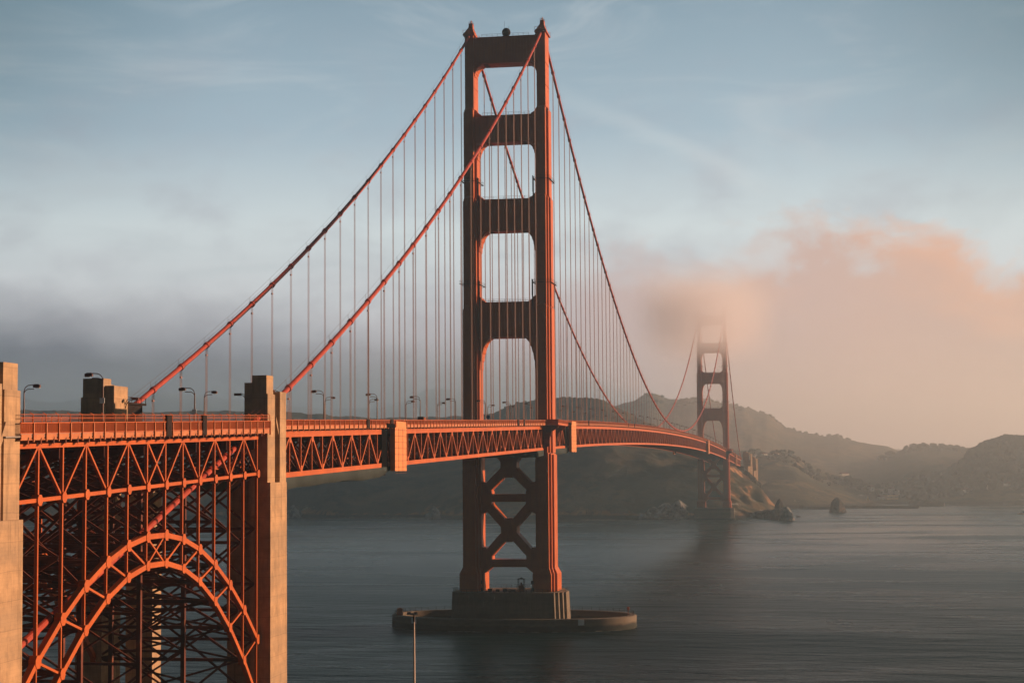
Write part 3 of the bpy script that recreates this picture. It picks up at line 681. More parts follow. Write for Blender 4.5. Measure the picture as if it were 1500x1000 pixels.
# ------------------------------------------------------------------ concrete pylons
def pylon(y_s, y_n, sgn, ztop_, label, mir=False, zb=-3.0, dx=0.0, inner=None):
    "sgn: which side of the roadway; y_s..y_n its length; shape mirrored north-south when mir"
    cy = (y_s+y_n)/2; L = (y_n-y_s); cx = sgn*15.6
    root = tag(empty('concrete_pylon', (cx, cy, zb)), label, 'pylon', 'concrete pylons')
    def Y(t): return (cy + (t-0.5)*L) if not mir else (cy - (t-0.5)*L)     # t=0 south end
    def bx(mb, x0, x1, t0, t1, z0, z1):
        a, b = sorted((sgn*x0, sgn*x1)); c, d = sorted((Y(t0), Y(t1))); mb.box(a, b, c, d, z0, z1)
    zd = ztop_-10.5                       # roadway level here
    sh = MB()
    # lower shaft with slight batter, full length
    def fr(x0, x1, t0, t1, z0, z1, bt=0.5):
        a, b = sorted((sgn*x0, sgn*x1)); c, d = sorted((Y(t0), Y(t1)))
        e = bt
        ax, bx_ = (a-e if sgn < 0 else a), (b+e if sgn > 0 else b)
        sh.frus((ax, bx_, c-e, d+e), (a, b, c, d), z0, z1)
    fr(12.2, 15.9+dx, 0.0, 1.0, zb, zd-9.0, 0.14)
    bx(sh, 12.2, 15.35+dx, 0.0, 0.44, zd-9.0, ztop_-3.4)
    bx(sh, 12.2, 15.8+dx, 0.60, 0.985, zd-9.0, ztop_-2.8)
    bx(sh, 12.2, 14.7+dx, 0.44, 0.60, zd-9.0, ztop_-4.2)
    # sloped sill of the recess
    a0, a1 = (17.2, 18.1)
    c, d = sorted((Y(0.42), Y(0.78)))
    prof = [(Y(0.44), ztop_-7.4), (Y(0.66), ztop_-11.0), (Y(0.66), ztop_-12.0), (Y(0.44), ztop_-8.4)]
    sh.prism(prof, *sorted((sgn*(14.6+dx), sgn*(15.6+dx))), axis='x')
    sh.build('shaft', CONC, root)
    core = MB()
    bx(core, 12.3, 15.05+dx, 0.02, 0.42, ztop_-3.4, ztop_)
    bx(core, 12.35, 14.2+dx, 0.42, 0.62, ztop_-4.4, ztop_-1.0)
    bx(core, 10.6, 12.3, 0.10, 0.86, zd-0.5, ztop_-1.3)
    core.build('crown_block', CONC, root)
    inn = MB()
    a, b = sorted((sgn*6.2, sgn*12.2)); c, d = sorted((Y(0.45), Y(1.0))); inn.box(a, b, c+0.15, d-0.25, zb, zd-8.0) if inner is None else inn.box(*inner, zb, zd-6.0)
    inn.build('inner_wall', CONC, root)
    # bracket lamp on the roadway face
    for ob in root.children: ob.data.transform(Matrix.Translation((-cx, -cy, -zb)))
    return root
pylon(-343.0, -333.0, 1, 75.9, 'tall weathered concrete pylon with sunlit right face between arch and side span')
pylon(-352.5, -344.0, -1, 75.3, 'far-side concrete pylon behind the railing, beside the cable end', dx=1.2, inner=(-13.5, -8.3, -338.2, -333.8))
pylon(-454.5, -444.4, 1, 72.3, 'concrete pylon cut by the left edge of the picture', mir=True)
pylon(-454.5, -444.4, -1, 72.3, 'far-side concrete pylon beyond the left frame edge', mir=True)
o = pylon(1650, 1662, 1, 76.0, 'hazy lit concrete pylon at the far end of the bridge, nearer of the two', mir=True); o.location.x += 7; o.rotation_euler.z = R(55)
o = pylon(1725, 1732, 1, 70.0, 'hazy lit concrete pylon on the far shore, farther of the two', mir=True); o.location.x += 13; o.rotation_euler.z = R(60)
# cable housing at the end of the far cable
mb = MB(); mb.box(-15.4, -12.4, -341.5, -333.5, 64.5, 71.0); mb.box(-15.8, -12.0, -342.3, -332.5, 71.0, 71.4)
for k in range(5): mb.box(-12.1, -12.0, -342+k*2.3, -341.9+k*2.3, 71.4, 72.4)
mb.box(-12.1, -12.0, -342.2, -332.6, 72.3, 72.4)
mb.build('cable_housing', DARKM, bridge)

# ------------------------------------------------------------------ piers and fender
def pier(cy, label, south):
    root = tag(empty('tower_pier', (0, cy, 0)), label, 'pier', 'concrete tower piers')
    mb = MB()
    for hx, hy, zt in ((18.2, 13.6, 13.3), (19.3, 10.4, 13.2), (20.4, 7.2, 13.1), (21.3, 4.0, 13.0)):
        mb.frus((-hx-0.7, hx+0.7, -hy-0.7, hy+0.7), (-hx, hx, -hy, hy), -4, zt, cy=cy)
    for k in range(-9, 10): mb.box(k*1.9-0.12, k*1.9+0.12, cy-14.0, cy-13.5, 0, 12.6)
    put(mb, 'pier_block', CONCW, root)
    rb = MB()
    for x in np.arange(-18, 18.1, 2.0):
        for y in (-13.4, 13.4): rb.box(x-0.05, x+0.05, cy+y-0.05, cy+y+0.05, 13.3, 14.6)
    for y in (-13.4, 13.4):
        for z in (13.9, 14.5): rb.box(-18, 18, cy+y-0.04, cy+y+0.04, z, z+0.07)
    for sg in (-1, 1):
        for y in np.arange(-4, 4.1, 2): rb.box(sg*20.9-0.05, sg*20.9+0.05, cy+y-0.05, cy+y+0.05, 13.1, 14.4)
        for z in (13.7, 14.3): rb.box(sg*20.9-0.04, sg*20.9+0.04, cy-4, cy+4, z, z+0.07)
        for z in (13.7, 14.4): rb.beam((sg*18.2, cy-13.4, z), (sg*20.9, cy-4, z), 0.06, 0.06)
    put(rb, 'railing', DARKM, root)
    return root
pier(0, 'dark stepped concrete pier under the near tower inside the oval fender', True)
pier(LY, 'hazy concrete pier under the far tower at the foot of the cliff', False)
# equipment on the near pier
g = tag(empty('signal_frame', (5.0, -6, 13.3)), 'small open steel frame with bell standing on the near pier between the legs', 'signal frame')
mb = MB()
for a in (-1.1, 1.1):
    for b in (-1.1, 1.1): mb.box(a-0.1, a+0.1, b-0.1, b+0.1, 0, 4.6)
mb.box(-1.3, 1.3, -1.3, 1.3, 4.5, 4.7); mb.frus((-0.7, 0.7, -0.7, 0.7), (-0.1, 0.1, -0.1, 0.1), 4.7, 5.2)
mb.build('frame', DARKM, g)
mb = MB(); mb.box(-0.9, 0.9, -0.8, 0.8, 0, 2.4); mb.tube([(0, 0, 2.4), (0, 0, 3.3)], 0.35, 8); mb.build('machine', STEEL_D, g)
for i, (x, s_) in enumerate(((-6.5, 0.7), (-3.7, 0.6), (-0.9, 0.75), (0.9, 0.65), (2.2, 0.6))):
    mb = MB(); mb.box(x-s_, x+s_, -7-s_, -7+s_, 13.3, 13.3+s_*1.3); mb.box(x-s_*1.1, x+s_*1.1, -7-s_*1.1, -7+s_*1.1, 13.3+s_*1.3, 13.3+s_*1.45)
    tag(mb.build('equipment_box', DARKM), ['first', 'second', 'third', 'fourth', 'fifth'][i]+' small dark equipment box from the left on the near pier top', 'equipment box', 'boxes on the near pier')
for sg in (-1, 1):
    mb = MB(); c = 9.6*sg - 0.5
    mb.box(c-0.5, c+0.5, -6.6, -5.4, 13.3, 14.6); mb.tube([(c, -6, 14.6), (c, -6, 16.9)], 0.09, 6); mb.box(c-0.45, c+0.45, -6.2, -5.8, 16.0, 17.2)
    tag(mb.build('winch_post', DARKM), 'dark winch post beside the %s tower leg on the pier' % ('left' if sg < 0 else 'right'), 'winch', 'winch posts on the near pier')
# oval fender
fr_ = tag(empty('pier_fender', (1.0, 0, 0)), 'long oval concrete fender wall ringing the near tower pier', 'fender')
N = 128; ao, bo, ai, bi = 45.6, 23.6, 43.0, 21.0
vs = []
def ell(a, b, t): 
    c, s_ = math.cos(t), math.sin(t); e = 0.88
    return (math.copysign(abs(c)**e, c)*a, math.copysign(abs(s_)**e, s_)*b)
for z, a, b in ((-4, ao, bo), (4.3, ao, bo), (4.6, ao-0.3, bo-0.3), (4.6, ai, bi), (-4, ai, bi)):
    vs += [(*ell(a, b, 2*math.pi*k/N), z) for k in range(N)]
fs = [(r*N+k, r*N+(k+1) % N, ((r+1) % 5)*N+(k+1) % N, ((r+1) % 5)*N+k) for r in range(5) for k in range(N)]
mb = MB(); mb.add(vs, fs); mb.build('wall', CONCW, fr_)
mb = MB()
for k in range(0, N, 2):
    x, y = ell(ao-1.0, bo-1.0, 2*math.pi*k/N)
    if y > -8: mb.box(x-0.05, x+0.05, y-0.05, y+0.05, 4.6, 5.9)
for k in range(N):
    a = ell(ao-1.0, bo-1.0, 2*math.pi*k/N); b = ell(ao-1.0, bo-1.0, 2*math.pi*(k+1)/N)
    if a[1] > -8:
        for z in (5.2, 5.85): mb.beam((*a, z), (*b, z), 0.05, 0.06)
mb.build('railing', DARKM, fr_)
for i, (x, y) in enumerate(((-33.5, -17.2), (26.5, -19.8))):
    ang = math.atan2(y/bo**2, x/ao**2); mb = MB(); mb.box(-0.1, 0.1, -1.1, 1.1, -1.0, 1.0)
    t_ = math.atan2(y/bo, x/ao); p = ell(ao+0.15, bo+0.15, t_)
    o = mb.build('notice_board', WHITE); o.location = (p[0]+1.0, p[1], 3.4); o.rotation_euler = (0, 0, ang)
    tag(o, 'small pale square notice board on the %s half of the oval fender wall' % ('left' if i == 0 else 'right'), 'notice board', 'boards on the fender')
mb = MB(); mb.box(-41.2, -39.2, -9, -7.4, 4.6, 6.9); mb.frus((-41.4, -39.0, -9.2, -7.2), (-40.6, -39.8, -8.6, -7.8), 6.9, 7.3)
tag(mb.build('navigation_box', STEEL), 'small orange box on the left tip of the oval fender', 'box')
mb = MB(); mb.tube([(43.4, 2, 4.6), (43.4, 2, 6.4)], 0.12, 6); mb.box(43.0, 43.8, 1.6, 2.4, 6.2, 7.3)
tag(mb.build('navigation_light', STEEL), 'small navigation light post on the right tip of the oval fender', 'light post')
mb = MB()
for a, b, h in ((-38, -7, 1.0), (-36.3, -8.5, 0.7), (-35, -9, 1.1)): mb.frus((a, a+1.5, b, b+1.3), (a+0.2, a+1.3, b+0.2, b+1.1), 4.6, 4.6+h)
tag(mb.build('gear_pile', ROCK), 'low pile of gear on the left tip of the oval fender', 'gear')

# radar ball on the tower top
root = tag(empty('radome', (0, -1.0, 220.8)), 'dark round radome on the top strut of the near tower', 'radome')
mb = MB(); n1, n2 = 12, 20; vs = []; fs = []
for i in range(n1+1):
    a = math.pi*i/n1-math.pi/2
    for k in range(n2): t = 2*math.pi*k/n2; vs.append((1.65*math.cos(a)*math.cos(t), 1.65*math.cos(a)*math.sin(t), 2.1+1.65*math.sin(a)))
for i in range(n1):
    for k in range(n2): fs.append((i*n2+k, i*n2+(k+1) % n2, (i+1)*n2+(k+1) % n2, (i+1)*n2+k))
mb.add(vs, fs); mb.build('ball', DARKM, root, smooth=True)
mb = MB(); mb.frus((-1.3, 1.3, -1.2, 1.2), (-1.0, 1.0, -0.9, 0.9), 0, 0.9); mb.tube([(0.9, 0.8, 0.5), (0.9, 0.8, 4.6)], 0.05, 5); mb.tube([(-0.8, 0.8, 0.5), (-0.8, 0.8, 6.6)], 0.04, 5); mb.build('base', DARKM, root)

# ------------------------------------------------------------------ street lamps
def make_lamp():
    root = empty('street_lamp')
    mb = MB(); mb.box(-0.22, 0.22, -0.22, 0.22, 0, 0.9); mb.tube([(0, 0, 0.9), (0, 0, 6.9)], [0.16, 0.10], 8); mb.build('pole', LAMPM, root)
    mb = MB()
    for dz, r0 in ((0, 1.05), (-0.42, 0.8)):
        pts = [(-(r0)*(1-math.cos(a)), 0, 6.8+dz + r0*math.sin(a)) for a in np.linspace(0, math.pi/2, 7)] + [(-1.7, 0, 6.8+dz+r0+0.02)]
        mb.tube(pts, 0.065, 6)
    mb.build('arm', LAMPM, root)
    mb = MB(); mb.box(-2.75, -1.6, -0.22, 0.22, 7.45, 7.85); mb.frus((-2.7, -1.7, -0.2, 0.2), (-2.4, -1.75, -0.15, 0.15), 7.85, 7.98); hd = mb.build('lamp_head', LAMPM, root)
    mb = MB(); mb.box(-2.70, -1.95, -0.18, 0.18, 7.36, 7.45); mb.build('lens', GLASSY, hd)
    return root
ORD = ['first', 'second', 'third', 'fourth', 'fifth', 'sixth', 'seventh', 'eighth', 'ninth', 'tenth', 'eleventh', 'twelfth', 'thirteenth', 'fourteenth', 'fifteenth',
       'sixteenth', 'seventeenth', 'eighteenth', 'nineteenth', 'twentieth', 'twenty-first', 'twenty-second', 'twenty-third', 'twenty-fourth', 'twenty-fifth', 'twenty-sixth', 'twenty-seventh', 'twenty-eighth', 'twenty-ninth', 'thirtieth']
proto = make_lamp(); first = [True]
def copy_tree(o, parent=None):
    c = o.copy(); COL.objects.link(c)
    if parent is not None: c.parent = parent
    for ch in list(o.children): copy_tree(ch, c)
    return c
def lamp(x, y, z, label, plate=False):
    if first[0]: o = proto; first[0] = False
    else:
        o = proto.copy(); COL.objects.link(o)
        for ch in list(proto.children):
            if ch.name.startswith('notice'): continue
            c = ch.copy(); COL.objects.link(c); c.parent = o
            for g_ in ch.children:
                d = g_.copy(); COL.objects.link(d); d.parent = c
    o.location = (x, y, z); o.rotation_euler = (0, 0, 0 if x > 0 else math.pi)
    tag(o, label, 'street lamp', 'street lamps along the bridge')
    return o
PLATE = []
for i, y in enumerate((-409.5, -371.0)):
    o = lamp(11.6, y, at_top(y)+0.95 + (-0.6 if i else 0.9), 'near-side street lamp over the arch span with white plate, %s of two' % ('left' if i == 0 else 'right')); PLATE.append(o)
for y in (-384.5, ): lamp(-11.9, y-1, at_top(y)+0.9, 'far-side street lamp at the left edge of the picture beside the cut pylon')
lamp(-11.9, -300.5, ztop(-300.5)+0.45, 'far-side street lamp standing between the near lamp with plate and the concrete pylon')
for k in range(0, 5):
    y = -72.0-45.72*(4-k)+45.72*0
    if y < -215: continue
    if k == 0: continue
    lamp(-11.9, y, ztop(y)+0.45, 'far-side street lamp on the side span, %s past the concrete pylon' % ORD[k-1])
for k in range(0, 7):
    y = -18.5-45.72*(6-k); lamp(11.6, y, ztop(y)+0.45, 'near-side street lamp on the side span, %s past the concrete pylon' % ORD[k])
for k in range(0, 28):
    y = 27.2+45.72*k
    if y < 1262: lamp(11.6, y, ztop(y)+0.45, 'near-side street lamp on the main span, %s beyond the near tower' % ORD[k])
for k in range(0, 16):
    y = 19.4+45.72*k; lamp(-11.9, y, ztop(y)+0.45, 'far-side street lamp on the main span, %s beyond the near tower' % ORD[k])
for k in range(0, 6):
    y = 1310+45.72*k; lamp(11.6, y, ztop(y)+0.45, 'tiny hazy street lamp past the far tower, %s from it' % ORD[k])
for i, o in enumerate(PLATE):
    mb = MB(); mb.box(-0.38, 0.38, -0.26, -0.2, 3.5, 4.3); mb.build('notice_plate', WHITE, o)
# bracket lamps on pylons
for x, y, z, d, lb in ((-10.6, -346.5, 71.6, 1, 'bracket lamp on the lit face of the far-side pylon'), (10.6, -340, 72.4, -1, 'bracket lamp on the roadway face of the near-side pylon'), (15.6, -335.5, 73.1, -1, 'small curved lamp on top of the near-side pylon wing')):
    root = tag(empty('bracket_lamp', (x, y, z)), lb, 'wall lamp', 'bracket lamps on the pylons')
    mb = MB(); mb.tube([(0, 0, -1.6), (d*0.3, 0, -0.7), (d*1.0, 0, 0), (d*1.6, 0, 0.1)], 0.08, 6); mb.tube([(0, 0, -0.8), (d*0.4, 0, 0.0), (d*1.2, 0, 0.35)], 0.07, 6); mb.build('arm', DARKM, root)
    mb = MB(); mb.box(min(d*1.3, d*2.6), max(d*1.3, d*2.6), -0.25, 0.25, -0.05, 0.4); mb.build('lamp_head', LAMPM, root)
# small things on the deck
root = tag(empty('round_sign', (12.6, -110.5, ztop(-110)+0.45)), 'small blue round sign on a post beside the near tower', 'sign')
mb = MB(); mb.tube([(0, 0, 0), (0, 0, 3.0)], 0.06, 6); mb.build('post', DARKM, root)
mb = MB(); mb.tube([(0, -0.05, 2.6), (0, 0.05, 2.6)], 0.62, 16); mb.build('disc', BLUE, root)
root = tag(empty('work_cart', (12.8, -205.0, ztop(-205)+0.45)), 'small orange work cart on the sidewalk right of the bright joint housing', 'cart')
mb = MB(); mb.box(-0.7, 0.7, -1.6, 1.4, 0.4, 1.5); mb.box(-0.65, 0.65, 0.3, 1.4, 1.5, 2.35); mb.build('body', STEEL, root)
mb = MB(); mb.box(-0.72, 0.72, -1.7, -0.2, 1.5, 2.5); mb.build('load_box', DARKM, root)
for a in (-0.7, 0.7):
    for b in (-1.0, 0.9): mb = MB(); mb.tube([(a-0.08, b, 0.35), (a+0.08, b, 0.35)], 0.35, 12); mb.build('wheel', DARKM, root)
# flagpole in the foreground
p0 = at(606.5, 899, 105)
root = tag(empty('flagpole', (p0.x, p0.y, 40.5)), 'slender pale flagpole with dark cap rising in front of the fender', 'flagpole')
h = p0.z-40.5
mb = MB(); mb.tube([(0, 0, 0), (0, 0, h-0.45)], [0.11, 0.045], 12); mb.build('pole', mat('pale_pole_paint', (0.62, 0.47, 0.38), 0.5), root)
mb = MB(); mb.tube([(0, 0, h-0.45), (0, 0, h-0.12)], 0.062, 10); mb.tube([(0, 0, h-0.12), (0, 0, h-0.06), (0, 0, h)], [0.035, 0.05, 0.01], 10); mb.build('cap', mat('dark_cap', (0.05, 0.03, 0.025), 0.4), root)

# ------------------------------------------------------------------ terrain
def interp(t, pts): return np.interp(t, [p[0] for p in pts], [p[1] for p in pts])
def fbm(x, y, sc, oct_=5, seed=0.0, ridged=False):
    out = np.zeros_like(x); amp = 1.0; f = 1.0/sc; tot = 0
    for o in range(oct_):
        vals = np.array([mnoise.noise((a*f, b*f, seed+o*7.3)) for a, b in zip(x.ravel(), y.ravel())]).reshape(x.shape)
        if ridged: vals = 1-np.abs(vals)*2
        out += vals*amp; tot += amp; amp *= 0.5; f *= 2.07
    return out/tot
def shore_pt(px, py):
    d = R2*(px-750)-U2*(py-500)+F_*FPX; return math.hypot(d.x, d.y)*(-CAM.z/d.z)
def zpix(px, py, D): return at(px, py, D).z
# angular grid centred on the southern bluff; px is only a measure of bearing
NA, ND = 620, 250
pxs = np.linspace(-420, 1820, NA)
beta = np.array([math.atan2((at(p, 684, 1000)-CAM).x, (at(p, 684, 1000)-CAM).y) for p in pxs])
Ds = np.concatenate([np.linspace(1820, 2400, 110), np.linspace(2407, 3300, 85), np.linspace(3320, 6200, ND-195)])
PP, DD = np.meshgrid(pxs, Ds, indexing='ij'); BB = np.meshgrid(beta, Ds, indexing='ij')[0]
XX = CAM.x + np.sin(BB)*DD; YY = CAM.y + np.cos(BB)*DD
n_big = fbm(XX, YY, 420, 5, 1.0, True); n_mid = fbm(XX, YY, 95, 5, 5.0); n_sm = fbm(XX, YY, 26, 3, 9.0)
n_rg = fbm(XX, YY, 48, 4, 21.0, True)-0.55
def layer(foot, ridge, Dr, back=900, pw=0.8, rough=1.0):
    f = np.array([interp(p, foot) for p in pxs])[:, None]; dr = np.array([interp(p, Dr) for p in pxs])[:, None]
    rp = np.array([interp(p, ridge) for p in pxs]); zr = np.array([zpix(p, r_, d) for p, r_, d in zip(pxs, rp, dr[:, 0])])[:, None]
    t = np.clip((DD-f)/(dr-f), 0, 1); up = t**pw
    up = up*(1-0.12*np.sin(t*math.pi)) 
    bk = np.clip((DD-dr)/back, 0, 1); dn = 1-bk*bk*(3-2*bk)
    h = zr*np.where(DD <= dr, up, dn)
    w_ = np.clip(np.sin(np.clip(t, 0, 1)*math.pi*0.94), 0, 1)*np.where(DD <= dr, 1, 0.5)
    near = np.clip(np.abs(DD-dr)/(0.18*dr), 0, 1)
    h = h + rough*w_*(n_big*0.16*zr + n_mid*9 + n_sm*2.0) + np.where(DD <= dr+50, 1, 0)*n_sm*1.3*np.clip(zr/60, 0, 1)*np.clip(t*3, 0, 1)
    h = h + rough*n_rg*np.clip(t*4, 0, 1)*np.clip(zr/40, 0, 1)*(4.5+9*np.exp(-((PP-1105)/38)**2))*np.where(DD <= dr+60, 1, 0)
    h = np.where((DD < f) | (zr < 2), -5, h)
    return h
sh = lambda px, py: shore_pt(px, py)
footA = [(-420, 2250), (440, sh(440, 757)), (500, 2140), (620, 2110), (680, 2050), (760, 2040), (900, 2015), (1020, 1995), (1060, 1980), (1080, 1985), (1100, 2015), (1120, 2045), (1140, 2080), (1175, 2120)]
ridgeA = [(-420, 612), (0, 604), (300, 603), (420, 607), (560, 613), (700, 612), (725, 606), (745, 597), (762, 591), (785, 586), (820, 585), (860, 585), (885, 588), (905, 598), (930, 612), (960, 625), (1000, 641), (1040, 656), (1070, 678), (1086, 695), (1100, 706), (1115, 719), (1130, 738), (1146, 753), (1156, 758), (1163, 775), (1175, 800)]
DrA = [(-420, 2750), (700, 2720), (1060, 2260), (1085, 2250), (1100, 2220), (1120, 2160), (1150, 2110), (1175, 2150)]
hA = layer(footA, ridgeA, DrA, 700, 0.72)
ridgeB = [(900, 660), (1000, 658), (1040, 657), (1085, 662), (1155, 664), (1165, 668), (1180, 680), (1195, 690), (1230, 696), (1260, 704), (1300, 712), (1350, 716), (1500, 722), (1820, 724)]
footB = [(900, 2500), (1140, 2440), (1180, sh(1180, 744)), (1225, sh(1225, 742)), (1300, 2640), (1820, 2700)]
hB = layer(footB, ridgeB, [(900, 2850), (1200, 2900), (1300, 3050), (1820, 3100)], 900, 0.8)
hB = np.where(PP < 1000, -5, hB)
ridgeC = [(-420, 640), (500, 640), (760, 630), (860, 605), (930, 588), (948, 576), (962, 577), (975, 585), (1000, 587), (1030, 585), (1060, 590), (1090, 597), (1120, 606), (1135, 614), (1150, 626), (1175, 634), (1205, 638), (1230, 640), (1245, 645), (1262, 649), (1300, 655), (1317, 661), (1345, 674), (1400, 690), (1820, 700)]
hC = layer([(-420, 3400), (1100, 2900), (1820, 3000)], ridgeC, [(-420, 4500), (900, 4300), (1100, 4100), (1400, 3900), (1820, 3900)], 1500, 0.9)
ridgeD = [(1240, 690), (1290, 672), (1317, 660), (1335, 654), (1360, 653), (1400, 656), (1420, 659), (1440, 668), (1480, 678), (1600, 690), (1820, 700)]
hD = layer([(1240, 2800), (1820, 2800)], ridgeD, [(1240, 3500), (1820, 3500)], 900, 0.85); hD = np.where(PP < 1250, -5, hD)
ridgeE = [(1340, 722), (1380, 700), (1410, 682), (1425, 666), (1440, 658), (1452, 653), (1464, 650), (1475, 646), (1490, 649), (1520, 645), (1600, 640), (1820, 640)]
hE = layer([(1340, 2680), (1820, 2690)], ridgeE, [(1340, 3000), (1820, 3050)], 800, 0.75); hE = np.where(PP < 1345, -5, hE)
hF = layer([(-420, 4200), (1820, 4200)], [(-420, 577), (0, 580), (40, 584), (70, 590), (112, 587), (200, 572), (330, 585), (470, 600), (560, 597), (590, 591), (622, 572), (650, 570), (690, 588), (720, 606), (760, 620), (1380, 662), (1400, 657), (1425, 661), (1450, 670), (1820, 670)], [(-420, 5600), (1820, 5600)], 600, 1.0)
flat = np.where((PP > 1165) & (DD > np.interp(PP, [1165, 1180, 1225, 1240, 1300, 1820], [2550, sh(1180, 746), sh(1225, 745), 2500, 2650, 2690])) & (DD < 3600), 2.8 + n_mid*0.8, -5)
H = np.maximum.reduce([hA, hB, hC, hD, hE, hF, flat])
H = np.clip(H, -5, None)
def grid_mesh(name, H, XX, YY, mt):
    na, nd = H.shape
    v = np.stack([XX, YY, H], -1).reshape(-1, 3)
    idx = np.arange(na*nd).reshape(na, nd)
    q = np.stack([idx[:-1, :-1], idx[1:, :-1], idx[1:, 1:], idx[:-1, 1:]], -1).reshape(-1, 4)
    me = bpy.data.meshes.new(name); me.vertices.add(len(v)); me.vertices.foreach_set('co', v.ravel())
    me.loops.add(len(q)*4); me.loops.foreach_set('vertex_index', q.ravel())
    me.polygons.add(len(q)); me.polygons.foreach_set('loop_start', np.arange(len(q))*4); me.polygons.foreach_set('loop_total', np.full(len(q), 4))
    me.polygons.foreach_set('use_smooth', np.ones(len(q), bool)); me.update(); me.validate()
    me.materials.append(mt); o = bpy.data.objects.new(name, me); COL.objects.link(o); return o
hills = grid_mesh('headland_hills', H, XX, YY, TERR); hills['kind'] = 'structure'; hills['label'] = 'dark scrubby headland hills across the strait'
def height(px, D):
    i = int(np.clip(np.searchsorted(pxs, px), 1, NA-1)); j = int(np.clip(np.searchsorted(Ds, D), 1, ND-1))
    tx = (px-pxs[i-1])/(pxs[i]-pxs[i-1]); td = (D-Ds[j-1])/(Ds[j]-Ds[j-1])
    a = H[i-1, j-1]*(1-tx)+H[i, j-1]*tx; b = H[i-1, j]*(1-tx)+H[i, j]*tx; return float(a*(1-td)+b*td)
def ground(px, D):
    p = at(px, 684, D); return Vector((p.x, p.y, height(px, D)))
# southern bluff below the viewpoint (outside the frame, carries the flagpole and pylons)
gx, gy = np.meshgrid(np.linspace(-260, 420, 90), np.linspace(-900, -318, 80), indexing='ij')
dc = np.hypot(gx-CAM.x, gy-CAM.y)
gz = np.clip(56.8-0.157*dc - 14*np.clip((gx-230)/190, 0, 1), -2, 57) + fbm(gx, gy, 30, 3, 3.0)*0.8*np.clip(dc/40, 0, 1)
edge_ = np.clip((-318-gy)/22, 0, 1)*np.clip((gx+260)/30, 0, 1)*np.clip((420-gx)/30, 0, 1)
gz = np.where(gz < 2.6, 2.4, gz); gz = gz*edge_ - 4*(1-edge_)
bl = grid_mesh('bluff_ground', gz, gx, gy, TERR); bl['kind'] = 'structure'; bl['label'] = 'scrubby bluff below the viewpoint'
# water
mb = MB(); mb.add([(-6500, -3400, 0), (6500, -3400, 0), (6500, 6600, 0), (-6500, 6600, 0)], [(0, 1, 2, 3)])
def waterfn():
    M = bpy.data.materials.new('strait_water'); M.use_nodes = True; n = NT(M.node_tree); b = n.n['Principled BSDF']
    g = n.node('ShaderNodeNewGeometry').outputs['Position']
    b.distribution = 'MULTI_GGX'; b.inputs['Base Color'].default_value = (0.001, 0.015, 0.018, 1); b.inputs['IOR'].default_value = 1.26
    big = n.noise(n.mapping(g, (0.0042, 0.0105, 0.01), rot=(0, 0, R(-14))), 1.0, 6, 0.62, 0.7)
    b.inputs['Specular IOR Level'].default_value = 0.08
    sw = n.noise(n.mapping(g, (0.030, 0.085, 0.1), rot=(0, 0, R(-14))), 1.0, 5, 0.6, 0.3)
    rp = n.noise(n.mapping(g, (0.24, 0.46, 0.3), rot=(0, 0, R(16))), 1.0, 4, 0.65)
    gy_ = n.node('ShaderNodeSeparateXYZ'); n.l.new(g, gy_.inputs[0])
    calm = n.smooth(n.math('ADD', gy_.outputs[1], n.math('MULTIPLY', n.math('SUBTRACT', big, 0.5), 1500.0)), 700, -150, 0.03, 1.0)   # sheltered water lies calmer
    n.l.new(n.math('ADD', n.math('MULTIPLY', calm, 0.10), n.smooth(big, 0.36, 0.66, 0.16, 0.32)), b.inputs['Roughness'])
    hgt = n.math('MULTIPLY', calm, n.math('ADD', n.math('MULTIPLY', sw, 3.6), n.math('MULTIPLY', rp, 0.75)))
    bp = n.node('ShaderNodeBump'); bp.inputs['Strength'].default_value = 1.0; bp.inputs['Distance'].default_value = 1.0
    n.l.new(hgt, bp.inputs['Height']); n.l.new(bp.outputs[0], b.inputs['Normal'])
    return M
wt = mb.build('water', waterfn()); wt['kind'] = 'structure'; wt['label'] = 'dark grey-green water of the strait'

# ------------------------------------------------------------------ rocks
def rock(name, cen, sx_, sy_, sz_, seed, label, mt=ROCK, cat='rock', peak=0.5, sharp=1.0):
    n1, n2 = 26, 44; vs, fs = [], []
    for i in range(n1+1):
        a = i/n1
        for k in range(n2):
            t = 2*math.pi*k/n2
            r = (1-a)**(peak) 
            nz = mnoise.noise((math.cos(t)*1.3+seed, math.sin(t)*1.3, a*2.0))*0.45*sharp + mnoise.noise((math.cos(t)*4+seed, math.sin(t)*4, a*6))*0.2*sharp
            r *= (1+nz)
            zt = a + mnoise.noise((math.cos(t)*2+seed, math.sin(t)*2, a*3+9))*0.12*(1-a)
            vs.append((cen[0]+r*sx_*math.cos(t), cen[1]+r*sy_*math.sin(t), -3+(sz_+3)*zt))
    for i in range(n1):
        for k in range(n2): fs.append((i*n2+k, i*n2+(k+1) % n2, (i+1)*n2+(k+1) % n2, (i+1)*n2+k))
    fs.append(tuple(n1*n2+k for k in range(n2)))
    mb = MB(); mb.add(vs, fs); o = mb.build(name, mt, loc=(cen[0], cen[1], 0)); return tag(o, label, cat)
p = at(1225, 684, shore_pt(1225, 750)); rock('sea_stack', (p.x, p.y), 13.0, 14, 18.5, 2.3, 'pointed sea stack standing alone off the far shore', cat='sea stack', peak=0.62, sharp=0.7)
p = at(1150, 684, shore_pt(1150, 762)); rock('shore_rock', (p.x, p.y), 9.5, 10, 15, 5.1, 'white-streaked rock at the tip of the lit cliff point', ROCKG, peak=0.4)
p = at(1136, 684, shore_pt(1136, 761)); rock('shore_rock', (p.x, p.y+5), 10, 10, 12, 8.2, 'dark rounded rock left of the white-streaked rock', peak=0.4)
p = at(1141, 684, shore_pt(1136, 758)+18); rock('shore_rock', (p.x, p.y+5), 9, 12, 21, 1.2, 'brown rock hump behind the white-streaked rock', peak=0.6)
